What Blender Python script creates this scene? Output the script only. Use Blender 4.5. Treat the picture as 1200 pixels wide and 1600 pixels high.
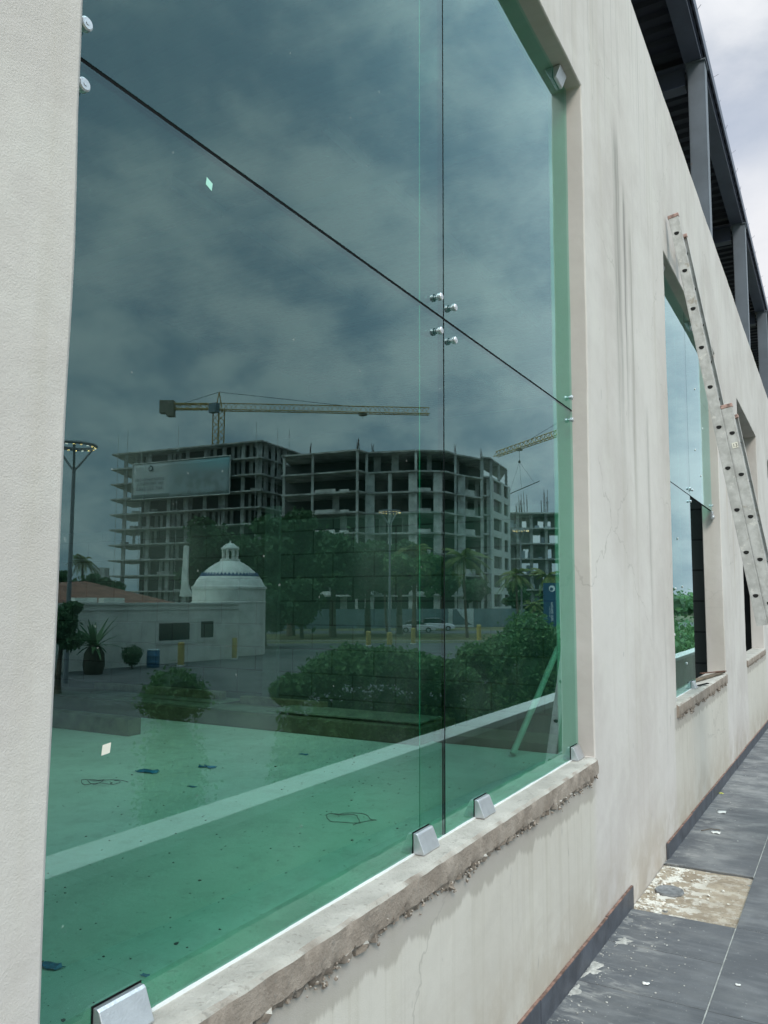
import bpy, bmesh, math, random
import numpy as np
from mathutils import Vector, Matrix, noise
random.seed(7); rng = np.random.default_rng(7)
for o in list(bpy.data.objects): bpy.data.objects.remove(o)
R = math.radians
SC = bpy.context.scene; COL = SC.collection
# ------------------------------------------------------------------ camera
FPX, PPX, PPY = 1200., 650., 832.
PITCH = math.atan(108/1200.); YAW = math.atan2(659, math.hypot(1200, 108))
CAM = Vector((1.02, 0, 1.6))
fwd = Vector((-math.sin(YAW)*math.cos(PITCH), math.cos(YAW)*math.cos(PITCH), math.sin(PITCH)))
rgt = Vector((math.cos(YAW), math.sin(YAW), 0)); upv = rgt.cross(fwd)
cd = bpy.data.cameras.new('camera'); co = bpy.data.objects.new('camera', cd); COL.objects.link(co)
m = Matrix((rgt, upv, -fwd)).transposed().to_4x4(); m.translation = CAM; co.matrix_world = m
cd.sensor_fit = 'VERTICAL'; cd.sensor_height = 24; cd.lens = 24*FPX/1600
cd.shift_x = -50/1600; cd.shift_y = 32/1600
cd.clip_start = .05; cd.clip_end = 5000
SC.camera = co
# ------------------------------------------------------------------ light
SUN_DIR = Vector((.50, -.56, .66)).normalized()
w = bpy.data.worlds.new('World'); SC.world = w; w.use_nodes = True
SC.view_settings.view_transform = 'Standard'; SC.view_settings.look = 'None'
SC.view_settings.gamma = 1; SC.view_settings.exposure = 0.6
SC.cycles.max_bounces = 14; SC.cycles.transparent_max_bounces = 24; SC.cycles.glossy_bounces = 6
SC.cycles.caustics_reflective = False; SC.cycles.caustics_refractive = False
SC.cycles.use_denoising = True

class NT:
    def __init__(s, tree): s.t = tree; s.N = tree.nodes; s.L = tree.links
    def n(s, typ, **kw):
        nd = s.N.new(typ)
        for k, v in kw.items(): setattr(nd, k, v)
        return nd
    def put(s, sock, v):
        if isinstance(v, bpy.types.NodeSocket): s.L.new(v, sock)
        elif v is not None:
            if isinstance(v, (tuple, list)) and len(v) == 3 and len(sock.default_value) == 4: v = (*v, 1)
            sock.default_value = v
    def m(s, op, a, b=None, c=None, clamp=False):
        nd = s.n('ShaderNodeMath', operation=op, use_clamp=clamp)
        s.put(nd.inputs[0], a); s.put(nd.inputs[1], b)
        if c is not None: s.put(nd.inputs[2], c)
        return nd.outputs[0]
    def vm(s, op, a, b=None):
        nd = s.n('ShaderNodeVectorMath', operation=op)
        s.put(nd.inputs[0], a); s.put(nd.inputs[1], b)
        return nd.outputs['Value'] if op in ('DOT_PRODUCT', 'LENGTH') else nd.outputs[0]
    def sep(s, v):
        nd = s.n('ShaderNodeSeparateXYZ'); s.put(nd.inputs[0], v); return nd.outputs
    def comb(s, x=0., y=0., z=0.):
        nd = s.n('ShaderNodeCombineXYZ'); [s.put(nd.inputs[i], q) for i, q in enumerate((x, y, z))]; return nd.outputs[0]
    def noise(s, vec, scale, detail=3., rough=.55, lac=2., dist=0.):
        nd = s.n('ShaderNodeTexNoise'); s.put(nd.inputs['Vector'], vec)
        for k, v in (('Scale', scale), ('Detail', detail), ('Roughness', rough), ('Lacunarity', lac), ('Distortion', dist)): nd.inputs[k].default_value = v
        return nd.outputs[0]
    def ss(s, v, a, b, lo=0., hi=1.):      # smooth step
        nd = s.n('ShaderNodeMapRange', interpolation_type='SMOOTHSTEP')
        s.put(nd.inputs[0], v)
        for i, q in enumerate((a, b, lo, hi)): s.put(nd.inputs[i+1], q)
        return nd.outputs[0]
    def mix(s, f, a, b):
        nd = s.n('ShaderNodeMix', data_type='RGBA'); s.put(nd.inputs[0], f); s.put(nd.inputs[6], a); s.put(nd.inputs[7], b); return nd.outputs[2]
    def bump(s, h, strength=.5, dist=.01, normal=None):
        nd = s.n('ShaderNodeBump'); s.put(nd.inputs['Height'], h); nd.inputs['Strength'].default_value = strength
        nd.inputs['Distance'].default_value = dist
        if normal: s.L.new(normal, nd.inputs['Normal'])
        return nd.outputs[0]

wt = NT(w.node_tree); wt.N.clear()
wo = wt.n('ShaderNodeOutputWorld'); bg = wt.n('ShaderNodeBackground')
sky = wt.n('ShaderNodeTexSky', sky_type='NISHITA', sun_disc=False)
sky.sun_elevation = math.asin(SUN_DIR.z); sky.sun_rotation = math.atan2(SUN_DIR.x, SUN_DIR.y); sky.air_density = 1.2; sky.dust_density = 2
tc = wt.n('ShaderNodeTexCoord').outputs['Generated']
d = wt.vm('NORMALIZE', tc); dx, dy, dz = wt.sep(d)
zz = wt.m('MAXIMUM', dz, 0.)
inv = wt.m('DIVIDE', 1., wt.m('ADD', zz, .50))
cv = wt.comb(wt.m('MULTIPLY', dx, inv), wt.m('MULTIPLY', dy, inv), wt.m('MULTIPLY', zz, 1.0))
n1 = wt.noise(cv, 3.4, 6., .52, dist=.12); n2 = wt.noise(cv, 7.0, 8., .62, dist=.18); n3 = wt.noise(cv, 1.4, 3., .5)
cl = wt.m('ADD', wt.m('MULTIPLY', n1, .42), wt.m('ADD', wt.m('MULTIPLY', n2, .38), wt.m('MULTIPLY', n3, .2)))
c01 = wt.ss(cl, .40, .605)
# the cloud deck is thin and bright up the street (+y), heavy and dark over the lots opposite (+x, low)
ahead = wt.ss(wt.m('ADD', wt.m('MULTIPLY', dy, .80), wt.m('MULTIPLY', dx, -.75)), .22, .78)
high = wt.ss(dz, .66, .95)
lum = wt.m('ADD', wt.m('ADD', .62, wt.ss(wt.m('MULTIPLY', dx, -1.), -.06, .12, 0., wt.m('MULTIPLY', ahead, .07))), wt.m('ADD', wt.m('MULTIPLY', ahead, -.08), wt.m('MULTIPLY', high, 1.9)))
dark = wt.mix(ahead, (.52, .74, .90), (.66, .71, .79)); lite = wt.mix(ahead, (1.10, 1.27, 1.31), (.99, 1.0, 1.04))
cc = wt.mix(c01, dark, lite)
cs = wt.n('ShaderNodeVectorMath', operation='SCALE'); wt.put(cs.inputs[0], cc); wt.put(cs.inputs['Scale'], wt.m('MULTIPLY', lum, 10.))
gap = wt.m('MULTIPLY', wt.ss(wt.noise(cv, 1.9, 4., .5), .55, .72), wt.m('MULTIPLY', ahead, .5))
fin = wt.mix(gap, cs.outputs[0], sky.outputs[0])
wt.L.new(fin, bg.inputs[0]); bg.inputs[1].default_value = .10
wt.L.new(bg.outputs[0], wo.inputs[0])
sl = bpy.data.lights.new('sun', 'SUN'); sl.energy = 1.45; sl.angle = R(20); sl.color = (1, .94, .84)
so = bpy.data.objects.new('sun', sl); COL.objects.link(so); so.location = (20, -10, 40)
so.rotation_euler = SUN_DIR.to_track_quat('Z', 'Y').to_euler()

# ------------------------------------------------------------------ helpers
XG = -.08                                   # outer face of the glass
def plan(px, dist):
    """a real place across the street, given its bearing and distance in the mirror of the glass"""
    v = fwd + rgt*((px-PPX)/FPX) - upv*((940-PPY)/FPX); p = CAM + v*dist
    return Vector((2*XG - p.x, p.y))
def hz(py, dist): return CAM.z + (940-py)*dist/FPX
EF = Vector((math.sin(YAW), math.cos(YAW))); ER = Vector((-math.cos(YAW), math.sin(YAW)))   # away / along-image directions over there
def on_plane(px, py, axis, val, slope=0.):
    v = fwd + rgt*((px-PPX)/FPX) - upv*((py-PPY)/FPX)
    if axis == 'f':
        t = (.165-CAM.z)/(v.z+.036*v.y)
    else:
        t = (val-CAM[axis])/v[axis]
    return CAM + v*t
def fz(y): return .165 - .036*y              # the terrace falls gently along the wall

def tag(o, label=None, cat=None, group=None, kind=None):
    if label: o['label'] = label
    if cat: o['category'] = cat
    if group: o['group'] = group
    if kind: o['kind'] = kind
    return o
def empty(name, loc=(0, 0, 0), rz=0.):
    o = bpy.data.objects.new(name, None); o.location = loc; o.rotation_euler.z = rz; o.empty_display_size = .1; COL.objects.link(o); return o

class MB:
    def __init__(s): s.v = []; s.f = []
    def add(s, v, f):
        b = len(s.v); s.v += [tuple(p) for p in v]; s.f += [tuple(b+i for i in q) for q in f]; return s
    def box(s, x0, x1, y0, y1, z0, z1, M=None):
        v = [Vector((x, y, z)) for x in (x0, x1) for y in (y0, y1) for z in (z0, z1)]
        if M: v = [M @ p for p in v]
        return s.add(v, [(0, 1, 3, 2), (4, 6, 7, 5), (0, 4, 5, 1), (2, 3, 7, 6), (0, 2, 6, 4), (1, 5, 7, 3)])
    def prism(s, poly, z0, z1):
        n = len(poly); v = [(p[0], p[1], z0) for p in poly] + [(p[0], p[1], z1) for p in poly]
        return s.add(v, [tuple(range(n))[::-1], tuple(range(n, 2*n))] + [(i, (i+1) % n, n+(i+1) % n, n+i) for i in range(n)])
    def tube(s, a, b, r0, r1=None, n=8, cap=True):
        a = Vector(a); b = Vector(b); r1 = r0 if r1 is None else r1; d = (b-a).normalized()
        q = d.to_track_quat('Z', 'Y'); v = []
        for c, r in ((a, r0), (b, r1)):
            for i in range(n):
                t = 2*math.pi*i/n; v.append(c + q @ Vector((r*math.cos(t), r*math.sin(t), 0)))
        f = [(i, (i+1) % n, n+(i+1) % n, n+i) for i in range(n)]
        if cap: f += [tuple(range(n))[::-1], tuple(range(n, 2*n))]
        return s.add(v, f)
    def path(s, pts, r, n=6):
        pts = [Vector(p) for p in pts]
        rs = r if isinstance(r, (list, tuple)) else [r]*len(pts); v = []; 
        for i, p in enumerate(pts):
            d = (pts[min(i+1, len(pts)-1)] - pts[max(i-1, 0)]).normalized(); q = d.to_track_quat('Z', 'Y')
            v += [p + q @ Vector((rs[i]*math.cos(2*math.pi*k/n), rs[i]*math.sin(2*math.pi*k/n), 0)) for k in range(n)]
        f = []
        for i in range(len(pts)-1):
            for k in range(n):
                f.append((i*n+k, i*n+(k+1) % n, (i+1)*n+(k+1) % n, (i+1)*n+k))
        f += [tuple(range(n))[::-1], tuple(range((len(pts)-1)*n, len(pts)*n))]
        return s.add(v, f)
    def lathe(s, c, prof, n=32):
        v = []; k = len(prof)
        for r, z in prof: v += [(c[0]+r*math.cos(2*math.pi*i/n), c[1]+r*math.sin(2*math.pi*i/n), c[2]+z) for i in range(n)]
        f = [(j*n+i, j*n+(i+1) % n, (j+1)*n+(i+1) % n, (j+1)*n+i) for j in range(k-1) for i in range(n)]
        f += [tuple(range(n))[::-1], tuple(range((k-1)*n, k*n))]
        return s.add(v, f)
    def build(s, name, mat, parent=None, smooth=False, bevel=0., seg=2):
        me = bpy.data.meshes.new(name); me.from_pydata(s.v, [], s.f); me.update()
        bm = bmesh.new(); bm.from_mesh(me); bmesh.ops.recalc_face_normals(bm, faces=bm.faces)
        if smooth:
            for f in bm.faces: f.smooth = True
            for e in bm.edges:
                if len(e.link_faces) == 2 and e.calc_face_angle(0) > R(40): e.smooth = False
        bm.to_mesh(me); bm.free()
        o = bpy.data.objects.new(name, me); COL.objects.link(o)
        if mat: me.materials.append(mat)
        if parent: o.parent = parent
        if bevel:
            b = o.modifiers.new('b', 'BEVEL'); b.width = bevel; b.segments = seg; b.limit_method = 'ANGLE'; b.angle_limit = R(40)
        return o
def icos(mb, c, r, j=.3, sub=1, sq=1.):
    bm = bmesh.new(); bmesh.ops.create_icosphere(bm, subdivisions=sub, radius=1)
    k = Vector(c); o = random.random()*50
    mb.add([k + Vector((p.co.x, p.co.y, p.co.z*sq))*r*(1+j*noise.noise(p.co*1.7+Vector((o, 0, 0)))) for p in bm.verts], [[v.index for v in f.verts] for f in bm.faces]); bm.free()

# ------------------------------------------------------------------ materials
MATS = {}
def mat(name, col=(.5, .5, .5), rough=.7, metal=0., var=.12, scale=4., bump=0., bscale=40., spec=.5, coord='Object'):
    if name in MATS: return MATS[name]
    mt = bpy.data.materials.new(name); mt.use_nodes = True; t = NT(mt.node_tree); b = t.N['Principled BSDF']
    v = t.n('ShaderNodeTexCoord').outputs[coord]
    n = t.noise(v, scale, 5., .6)
    f = t.ss(n, .3, .7)
    a = tuple(c*(1-var) for c in col); z = tuple(min(1, c*(1+var)) for c in col)
    t.put(b.inputs['Base Color'], t.mix(f, a, z)); b.inputs['Roughness'].default_value = rough
    b.inputs['Metallic'].default_value = metal; b.inputs['Specular IOR Level'].default_value = spec
    if bump: t.L.new(t.bump(t.noise(v, bscale, 6., .6), bump, .01), b.inputs['Normal'])
    MATS[name] = mt; return mt
def new(name):
    mt = bpy.data.materials.new(name); mt.use_nodes = True; t = NT(mt.node_tree); MATS[name] = mt; return mt, t, t.N['Principled BSDF']

def m_plaster():
    mt, t, b = new('plaster'); v = t.n('ShaderNodeTexCoord').outputs['Object']; x, y, z = t.sep(v)
    col = t.mix(t.ss(t.noise(v, .9, 5., .6), .35, .65), (.532, .490, .462), (.622, .584, .556))
    col = t.mix(t.m('MULTIPLY', t.ss(t.noise(v, 2.3, 6., .65), .48, .66), .5), col, (.63, .60, .56))
    sv = t.comb(t.m('MULTIPLY', x, 4.), t.m('MULTIPLY', y, 9.), t.m('MULTIPLY', z, .35))
    st = t.noise(sv, 1., 5., .6); st2 = t.noise(t.comb(0., t.m('MULTIPLY', y, 26.), t.m('MULTIPLY', z, .55)), 1., 4., .6)
    # faint yellowish run marks over the whole height
    col = t.mix(t.m('MULTIPLY', t.ss(st, .52, .72), .34), col, (.47, .43, .37))
    # rain runs from the top of the wall
    top = t.m('MULTIPLY', t.ss(z, 3.4, 5.4), t.m('MULTIPLY', t.ss(st2, .52, .7), .45)); col = t.mix(top, col, (.30, .29, .27))
    # two dark runs on the pier between the first two windows
    def run(yc, wd, z0, z1, s, c, zt=.25):
        yy = t.m('ADD', y, t.m('MULTIPLY', t.m('SUBTRACT', t.noise(t.comb(0., 0., z), 1.3, 3.), .5), .12))
        g = t.m('SUBTRACT', 1., t.ss(t.m('ABSOLUTE', t.m('SUBTRACT', yy, yc)), 0., wd))
        k = t.m('MULTIPLY', g, t.m('MULTIPLY', t.ss(z, z0, z0+1.0), t.m('SUBTRACT', 1., t.ss(z, z1-zt, z1))))
        k = t.m('MULTIPLY', k, t.ss(st2, .3, .62)); return t.mix(t.m('MULTIPLY', k, s), col, c)
    for a in ((4.28, .11, 2.0, 4.44, .85, (.25, .24, .22)), (4.45, .06, 2.4, 4.15, .8, (.18, .17, .16)), (4.60, .09, 1.7, 4.0, .65, (.27, .25, .22)),
              (4.95, .07, 1.0, 2.9, .5, (.3, .28, .26)), (9.0, .09, 2.0, 4.0, .75, (.42, .34, .22)), (5.32, .05, .1, 1.7, .35, (.34, .32, .3)),
              (9.45, .06, 1.2, 3.2, .5, (.42, .35, .25)), (3.30, .035, .0, .68, .75, (.36, .32, .25)), (1.9, .05, -.1, .62, .5, (.38, .35, .3)), (4.1, .03, .1, .5, .6, (.33, .32, .3))):
        col = run(*a)
    # under the sills: cream, streaky and dirtier; the grey smear of mortar just below each sill
    fr = t.m('MODULO', t.m('SUBTRACT', y, .72), 4.84)
    inw = t.m('MULTIPLY', t.ss(fr, -.01, .06), t.m('SUBTRACT', 1., t.ss(fr, 2.80, 2.92)))
    jag = t.m('ADD', z, t.m('MULTIPLY', t.m('SUBTRACT', t.noise(t.comb(0., t.m('MULTIPLY', y, 1.), 0.), 9., 5., .65), .5), .16))
    below = t.m('MULTIPLY', inw, t.m('SUBTRACT', 1., t.ss(z, .70, .76)))
    col = t.mix(t.m('MULTIPLY', below, .5), col, (.56, .53, .45))
    col = t.mix(t.m('MULTIPLY', t.m('MULTIPLY', below, t.ss(st2, .50, .7)), .2), col, (.34, .31, .24))
    smear = t.m('MULTIPLY', t.m('MULTIPLY', inw, t.m('SUBTRACT', 1., t.ss(z, .86, .87))), t.ss(jag, .695, .715)); col = t.mix(t.m('MULTIPLY', smear, .6), col, (.33, .30, .26))
    # grime towards the floor
    h = t.m('ADD', z, t.m('SUBTRACT', t.m('MULTIPLY', y, .036), .165))
    gr = t.m('MULTIPLY', t.m('SUBTRACT', 1., t.ss(h, .08, .50)), t.ss(t.noise(v, 3.5, 5., .65), .34, .62)); col = t.mix(t.m('MULTIPLY', gr, .55), col, (.40, .34, .27))
    # small chips and scuffs
    sc = t.m('MULTIPLY', t.ss(t.noise(t.comb(0., t.m('MULTIPLY', y, 3.), t.m('MULTIPLY', z, .9)), 9., 2., .5), .72, .76), .5); col = t.mix(sc, col, (.3, .29, .28))
    # hairline cracks
    vo = t.n('ShaderNodeTexVoronoi', feature='DISTANCE_TO_EDGE'); vo.inputs['Scale'].default_value = .9
    t.put(vo.inputs['Vector'], t.vm('ADD', v, t.comb(0., t.m('MULTIPLY', t.noise(v, 4., 4.), .35), t.m('MULTIPLY', t.noise(v, 5., 4.), .3))))
    ck = t.m('MULTIPLY', t.m('SUBTRACT', 1., t.ss(vo.outputs[0], .0, .006)), t.ss(t.noise(v, .8, 1.), .52, .6)); col = t.mix(t.m('MULTIPLY', ck, .4), col, (.3, .28, .25))
    t.put(b.inputs['Base Color'], col); b.inputs['Roughness'].default_value = .92; b.inputs['Specular IOR Level'].default_value = .2
    near = t.m('SUBTRACT', 1., t.ss(y, .8, 2.6))
    hgt = t.m('ADD', t.m('MULTIPLY', t.noise(v, 330., 3., .65), t.m('ADD', .25, t.m('MULTIPLY', near, .15))), t.m('MULTIPLY', t.noise(v, 9., 4., .5), 1.6))
    t.L.new(t.bump(hgt, .42, .006), b.inputs['Normal']); return mt
def m_glass():
    mt, t, b = new('green_glass'); t.N.remove(b); out = t.N['Material Output']
    g = t.n('ShaderNodeNewGeometry'); c = t.m('ABSOLUTE', t.vm('DOT_PRODUCT', g.outputs['Incoming'], g.outputs['True Normal']))
    k = t.m('POWER', t.m('SUBTRACT', 1., c), 5.)
    F = t.m('ADD', .128, t.m('MULTIPLY', k, 1.32))
    tr = t.n('ShaderNodeBsdfTransparent'); tr.inputs[0].default_value = (.56, .88, .77, 1)
    gl = t.n('ShaderNodeBsdfGlossy'); gl.inputs['Roughness'].default_value = 0.; gl.inputs[0].default_value = (.74, .97, 1.0, 1)
    v = t.n('ShaderNodeTexCoord').outputs['Object']
    t.L.new(t.bump(t.noise(v, .9, 2., .4), .012, .02), gl.inputs['Normal'])
    # only the outer skin mirrors strongly; both faces tint
    mx = t.n('ShaderNodeMixShader'); fac = t.m('MULTIPLY', F, t.m('SUBTRACT', 1., t.m('MULTIPLY', g.outputs['Backfacing'], .8)))
    t.put(mx.inputs[0], fac); t.L.new(tr.outputs[0], mx.inputs[1]); t.L.new(gl.outputs[0], mx.inputs[2])
    # dust and dried splashes on the pane
    df = t.n('ShaderNodeBsdfDiffuse'); df.inputs[0].default_value = (.55, .6, .56, 1)
    m2 = t.n('ShaderNodeMixShader'); x, y, z = t.sep(v)
    dust = t.m('ADD', t.m('MULTIPLY', t.ss(t.noise(v, 1.7, 5., .6), .45, .75), .035), t.m('MULTIPLY', t.ss(t.noise(v, 55., 2., .5), .762, .78), .22))
    t.put(m2.inputs[0], dust); t.L.new(mx.outputs[0], m2.inputs[1]); t.L.new(df.outputs[0], m2.inputs[2]); t.L.new(m2.outputs[0], out.inputs[0])
    return mt
def m_fin():
    mt, t, b = new('fin_glass'); t.N.remove(b); out = t.N['Material Output']
    tr = t.n('ShaderNodeBsdfTransparent'); tr.inputs[0].default_value = (.86, .96, .93, 1)
    gl = t.n('ShaderNodeBsdfGlossy'); gl.inputs['Roughness'].default_value = 0.
    mx = t.n('ShaderNodeMixShader'); mx.inputs[0].default_value = .025; t.L.new(tr.outputs[0], mx.inputs[1]); t.L.new(gl.outputs[0], mx.inputs[2]); t.L.new(mx.outputs[0], out.inputs[0])
    return mt
def m_blocks():
    mt, t, b = new('block_masonry'); v = t.n('ShaderNodeTexCoord').outputs['Object']; x, y, z = t.sep(v)
    br = t.n('ShaderNodeTexBrick'); t.put(br.inputs['Vector'], t.comb(t.m('ADD', x, y), t.m('ADD', z, .02), 0.))
    for k, q in (('Scale', 1.), ('Mortar Size', .011), ('Mortar Smooth', .2), ('Brick Width', .66), ('Row Height', .325), ('Bias', 0.)): br.inputs[k].default_value = q
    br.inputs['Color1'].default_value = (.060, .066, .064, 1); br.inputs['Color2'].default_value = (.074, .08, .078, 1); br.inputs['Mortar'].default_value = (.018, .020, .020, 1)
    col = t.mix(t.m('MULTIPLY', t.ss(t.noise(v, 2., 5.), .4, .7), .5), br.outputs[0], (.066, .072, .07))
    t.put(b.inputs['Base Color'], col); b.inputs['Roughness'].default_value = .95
    t.L.new(t.bump(t.m('ADD', t.m('MULTIPLY', br.outputs['Fac'], -1.), t.m('MULTIPLY', t.noise(v, 70., 3.), .3)), .6, .01), b.inputs['Normal']); return mt
def m_slab():
    mt, t, b = new('dusty_concrete'); v = t.n('ShaderNodeTexCoord').outputs['Object']
    col = t.mix(t.ss(t.noise(v, 1.3, 7., .7), .36, .64), (.50, .50, .47), (.58, .58, .545))
    col = t.mix(t.m('MULTIPLY', t.ss(t.noise(v, 6., 6., .7), .50, .64), .3), col, (.34, .34, .31))
    col = t.mix(t.m('MULTIPLY', t.ss(t.noise(v, 38., 3., .6), .67, .70), .75), col, (.10, .11, .10))
    col = t.mix(t.m('MULTIPLY', t.ss(t.noise(v, 75., 2., .5), .70, .72), .8), col, (.85, .85, .82))
    t.put(b.inputs['Base Color'], col); b.inputs['Roughness'].default_value = .9; t.L.new(t.bump(t.noise(v, 30., 5., .6), .3, .01), b.inputs['Normal']); return mt
def m_slate():
    mt, t, b = new('slate_tile'); v = t.n('ShaderNodeTexCoord').outputs['Object']; x, y, z = t.sep(v); g = t.n('ShaderNodeNewGeometry')
    r = g.outputs['Random Per Island']
    col = t.mix(r, (.064, .068, .076), (.090, .094, .102))
    col = t.mix(t.m('MULTIPLY', t.ss(t.noise(t.comb(t.m('MULTIPLY', x, 1.), t.m('MULTIPLY', y, 5.), r), 4., 5., .65), .42, .7), .7), col, (.125, .13, .14))
    far = t.ss(y, 3.2, 6.5)
    dust = t.m('MULTIPLY', t.ss(t.noise(v, 2.6, 6., .62), .42, .68), t.m('ADD', .24, t.m('MULTIPLY', far, .42))); col = t.mix(dust, col, (.27, .27, .265))
    wall = t.m('SUBTRACT', 1., t.ss(x, .05, .42))
    sp = t.m('MULTIPLY', t.ss(t.noise(t.comb(t.m('MULTIPLY', x, 1.), t.m('MULTIPLY', y, 2.2), 0.), 7., 6., .7, dist=.8), .50, .63), wall); col = t.mix(t.m('MULTIPLY', sp, .5), col, (.36, .35, .33))
    fl = t.ss(t.noise(v, 26., 3., .6), .715, .73); col = t.mix(t.m('MULTIPLY', fl, .4), col, (.5, .49, .46))
    fl2 = t.ss(t.noise(v, 75., 2., .5), .70, .73); col = t.mix(t.m('MULTIPLY', fl2, .35), col, (.42, .42, .40))
    t.put(b.inputs['Base Color'], col); t.put(b.inputs['Roughness'], t.m('ADD', .42, t.m('MULTIPLY', t.noise(v, 5., 4.), .3)))
    t.L.new(t.bump(t.noise(t.comb(t.m('MULTIPLY', x, 1.), t.m('MULTIPLY', y, 3.), 0.), 12., 6., .65), .22, .01), b.inputs['Normal']); return mt
def m_sill():
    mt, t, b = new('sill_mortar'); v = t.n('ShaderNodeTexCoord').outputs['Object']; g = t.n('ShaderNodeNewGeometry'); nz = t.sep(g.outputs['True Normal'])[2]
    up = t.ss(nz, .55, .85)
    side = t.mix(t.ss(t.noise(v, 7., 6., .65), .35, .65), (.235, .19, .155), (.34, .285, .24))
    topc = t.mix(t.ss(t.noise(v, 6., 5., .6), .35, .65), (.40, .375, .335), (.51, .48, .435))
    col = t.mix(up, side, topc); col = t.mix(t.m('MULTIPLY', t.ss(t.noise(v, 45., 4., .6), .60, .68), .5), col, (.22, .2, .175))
    t.put(b.inputs['Base Color'], col); b.inputs['Roughness'].default_value = .95
    t.L.new(t.bump(t.m('ADD', t.noise(v, 90., 5., .7), t.m('MULTIPLY', t.noise(v, 18., 4.), 1.2)), .7, .008), b.inputs['Normal']); return mt
def m_steel(name, col, var=.5, rough=.5):
    mt, t, b = new(name); v = t.n('ShaderNodeTexCoord').outputs['Object']
    c = t.mix(t.ss(t.noise(v, 1.1, 5., .6), .35, .65), tuple(q*(1-var*.3) for q in col), tuple(q*(1+var*.3) for q in col))
    c = t.mix(t.m('MULTIPLY', t.ss(t.noise(v, 6., 6., .7), .66, .72), .7), c, (.18, .09, .05)); t.put(b.inputs['Base Color'], c); b.inputs['Roughness'].default_value = rough; return mt
def m_alu():
    mt, t, b = new('worn_aluminium'); v = t.n('ShaderNodeTexCoord').outputs['Object']
    col = t.mix(t.ss(t.noise(v, 11., 6., .65), .35, .65), (.40, .395, .38), (.55, .545, .53))
    col = t.mix(t.m('MULTIPLY', t.ss(t.noise(v, 17., 5., .7), .60, .64), .6), col, (.68, .66, .62))       # plaster splashes
    col = t.mix(t.m('MULTIPLY', t.ss(t.noise(v, 7., 6., .7), .60, .66), .65), col, (.32, .27, .21))      # dirt
    t.put(b.inputs['Base Color'], col); b.inputs['Metallic'].default_value = .35; b.inputs['Roughness'].default_value = .55
    t.L.new(t.bump(t.noise(v, 40., 4.), .2, .005), b.inputs['Normal']); return mt
def m_leaf(name, a, b2, c):
    mt, t, b = new(name); g = t.n('ShaderNodeNewGeometry'); v = t.n('ShaderNodeTexCoord').outputs['Object']; r = g.outputs['Random Per Island']
    col = t.mix(r, a, b2); col = t.mix(t.m('MULTIPLY', t.ss(t.noise(v, .8, 3.), .5, .7), .6), col, c)
    t.put(b.inputs['Base Color'], col); b.inputs['Roughness'].default_value = .55; b.inputs['Specular IOR Level'].default_value = .3
    tl = t.n('ShaderNodeBsdfTranslucent'); t.put(tl.inputs[0], col); ad = t.n('ShaderNodeMixShader'); ad.inputs[0].default_value = .3
    t.L.new(b.outputs[0], ad.inputs[1]); t.L.new(tl.outputs[0], ad.inputs[2]); t.L.new(ad.outputs[0], t.N['Material Output'].inputs[0]); return mt
def m_patch():
    mt, t, b = new('bare_bedding'); v = t.n('ShaderNodeTexCoord').outputs['Object']; x, y, z = t.sep(v)
    col = t.mix(t.ss(t.noise(v, 5., 6., .65), .35, .65), (.24, .19, .135), (.37, .31, .235))
    w_ = t.m('SUBTRACT', 1., t.ss(x, .12, .40)); bl = t.m('MULTIPLY', t.ss(t.noise(v, 13., 5., .65), .48, .56), t.m('ADD', .25, t.m('MULTIPLY', w_, .75)))
    col = t.mix(bl, col, (.66, .63, .57)); col = t.mix(t.ss(t.noise(v, 60., 3.), .62, .7), col, (.18, .15, .12))
    t.put(b.inputs['Base Color'], col); b.inputs['Roughness'].default_value = .95; t.L.new(t.bump(t.noise(v, 35., 6., .7), .8, .012), b.inputs['Normal']); return mt
def m_emit(name, col, s):
    mt, t, b = new(name); b.inputs['Base Color'].default_value = (*col, 1); b.inputs['Emission Color'].default_value = (*col, 1); b.inputs['Emission Strength'].default_value = s; return mt
PL = m_plaster(); GL = m_glass(); FG = m_fin(); BK = m_blocks(); DC = m_slab(); SLT = m_slate(); SM = m_sill(); ALU = m_alu()
STB = m_steel('blue_grey_steel', (.125, .145, .175)); STD = m_steel('dark_deck', (.072, .082, .125), rough=.45)
INOX = mat('brushed_steel', (.62, .62, .64), .38, .85, .06, 30., .15, 200.)
SIL = mat('white_silicone', (.80, .82, .82), .4, var=.03); BLK = mat('black_silicone', (.008, .009, .010), .85, var=.1, spec=.08)
EDG = mat('green_glass_edge', (.16, .40, .32), .25, var=.15)
CONC = mat('far_concrete', (.44, .445, .43), .9, var=.38, scale=.5); CONL = mat('far_light_concrete', (.58, .58, .56), .9, var=.3, scale=.5); COND = mat('far_interior_shade', (.07, .075, .075), .9, var=.3, scale=.2)  # the darkest one carries the shade inside the far storeys as colour
LF1 = m_leaf('leaf_dark', (.052, .12, .055), (.10, .20, .08), (.07, .155, .06)); LF2 = m_leaf('leaf_hedge', (.06, .145, .055), (.15, .28, .10), (.12, .23, .075))
LF3 = m_leaf('leaf_palm', (.08, .14, .035), (.19, .22, .06), (.22, .19, .07)); BARK = mat('bark', (.13, .10, .075), .95, var=.3, scale=3)
WHT = mat('white_render', (.76, .77, .71), .85, var=.17, scale=.9); DWG = mat('dark_window', (.02, .024, .028), .25, var=.2)

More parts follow.
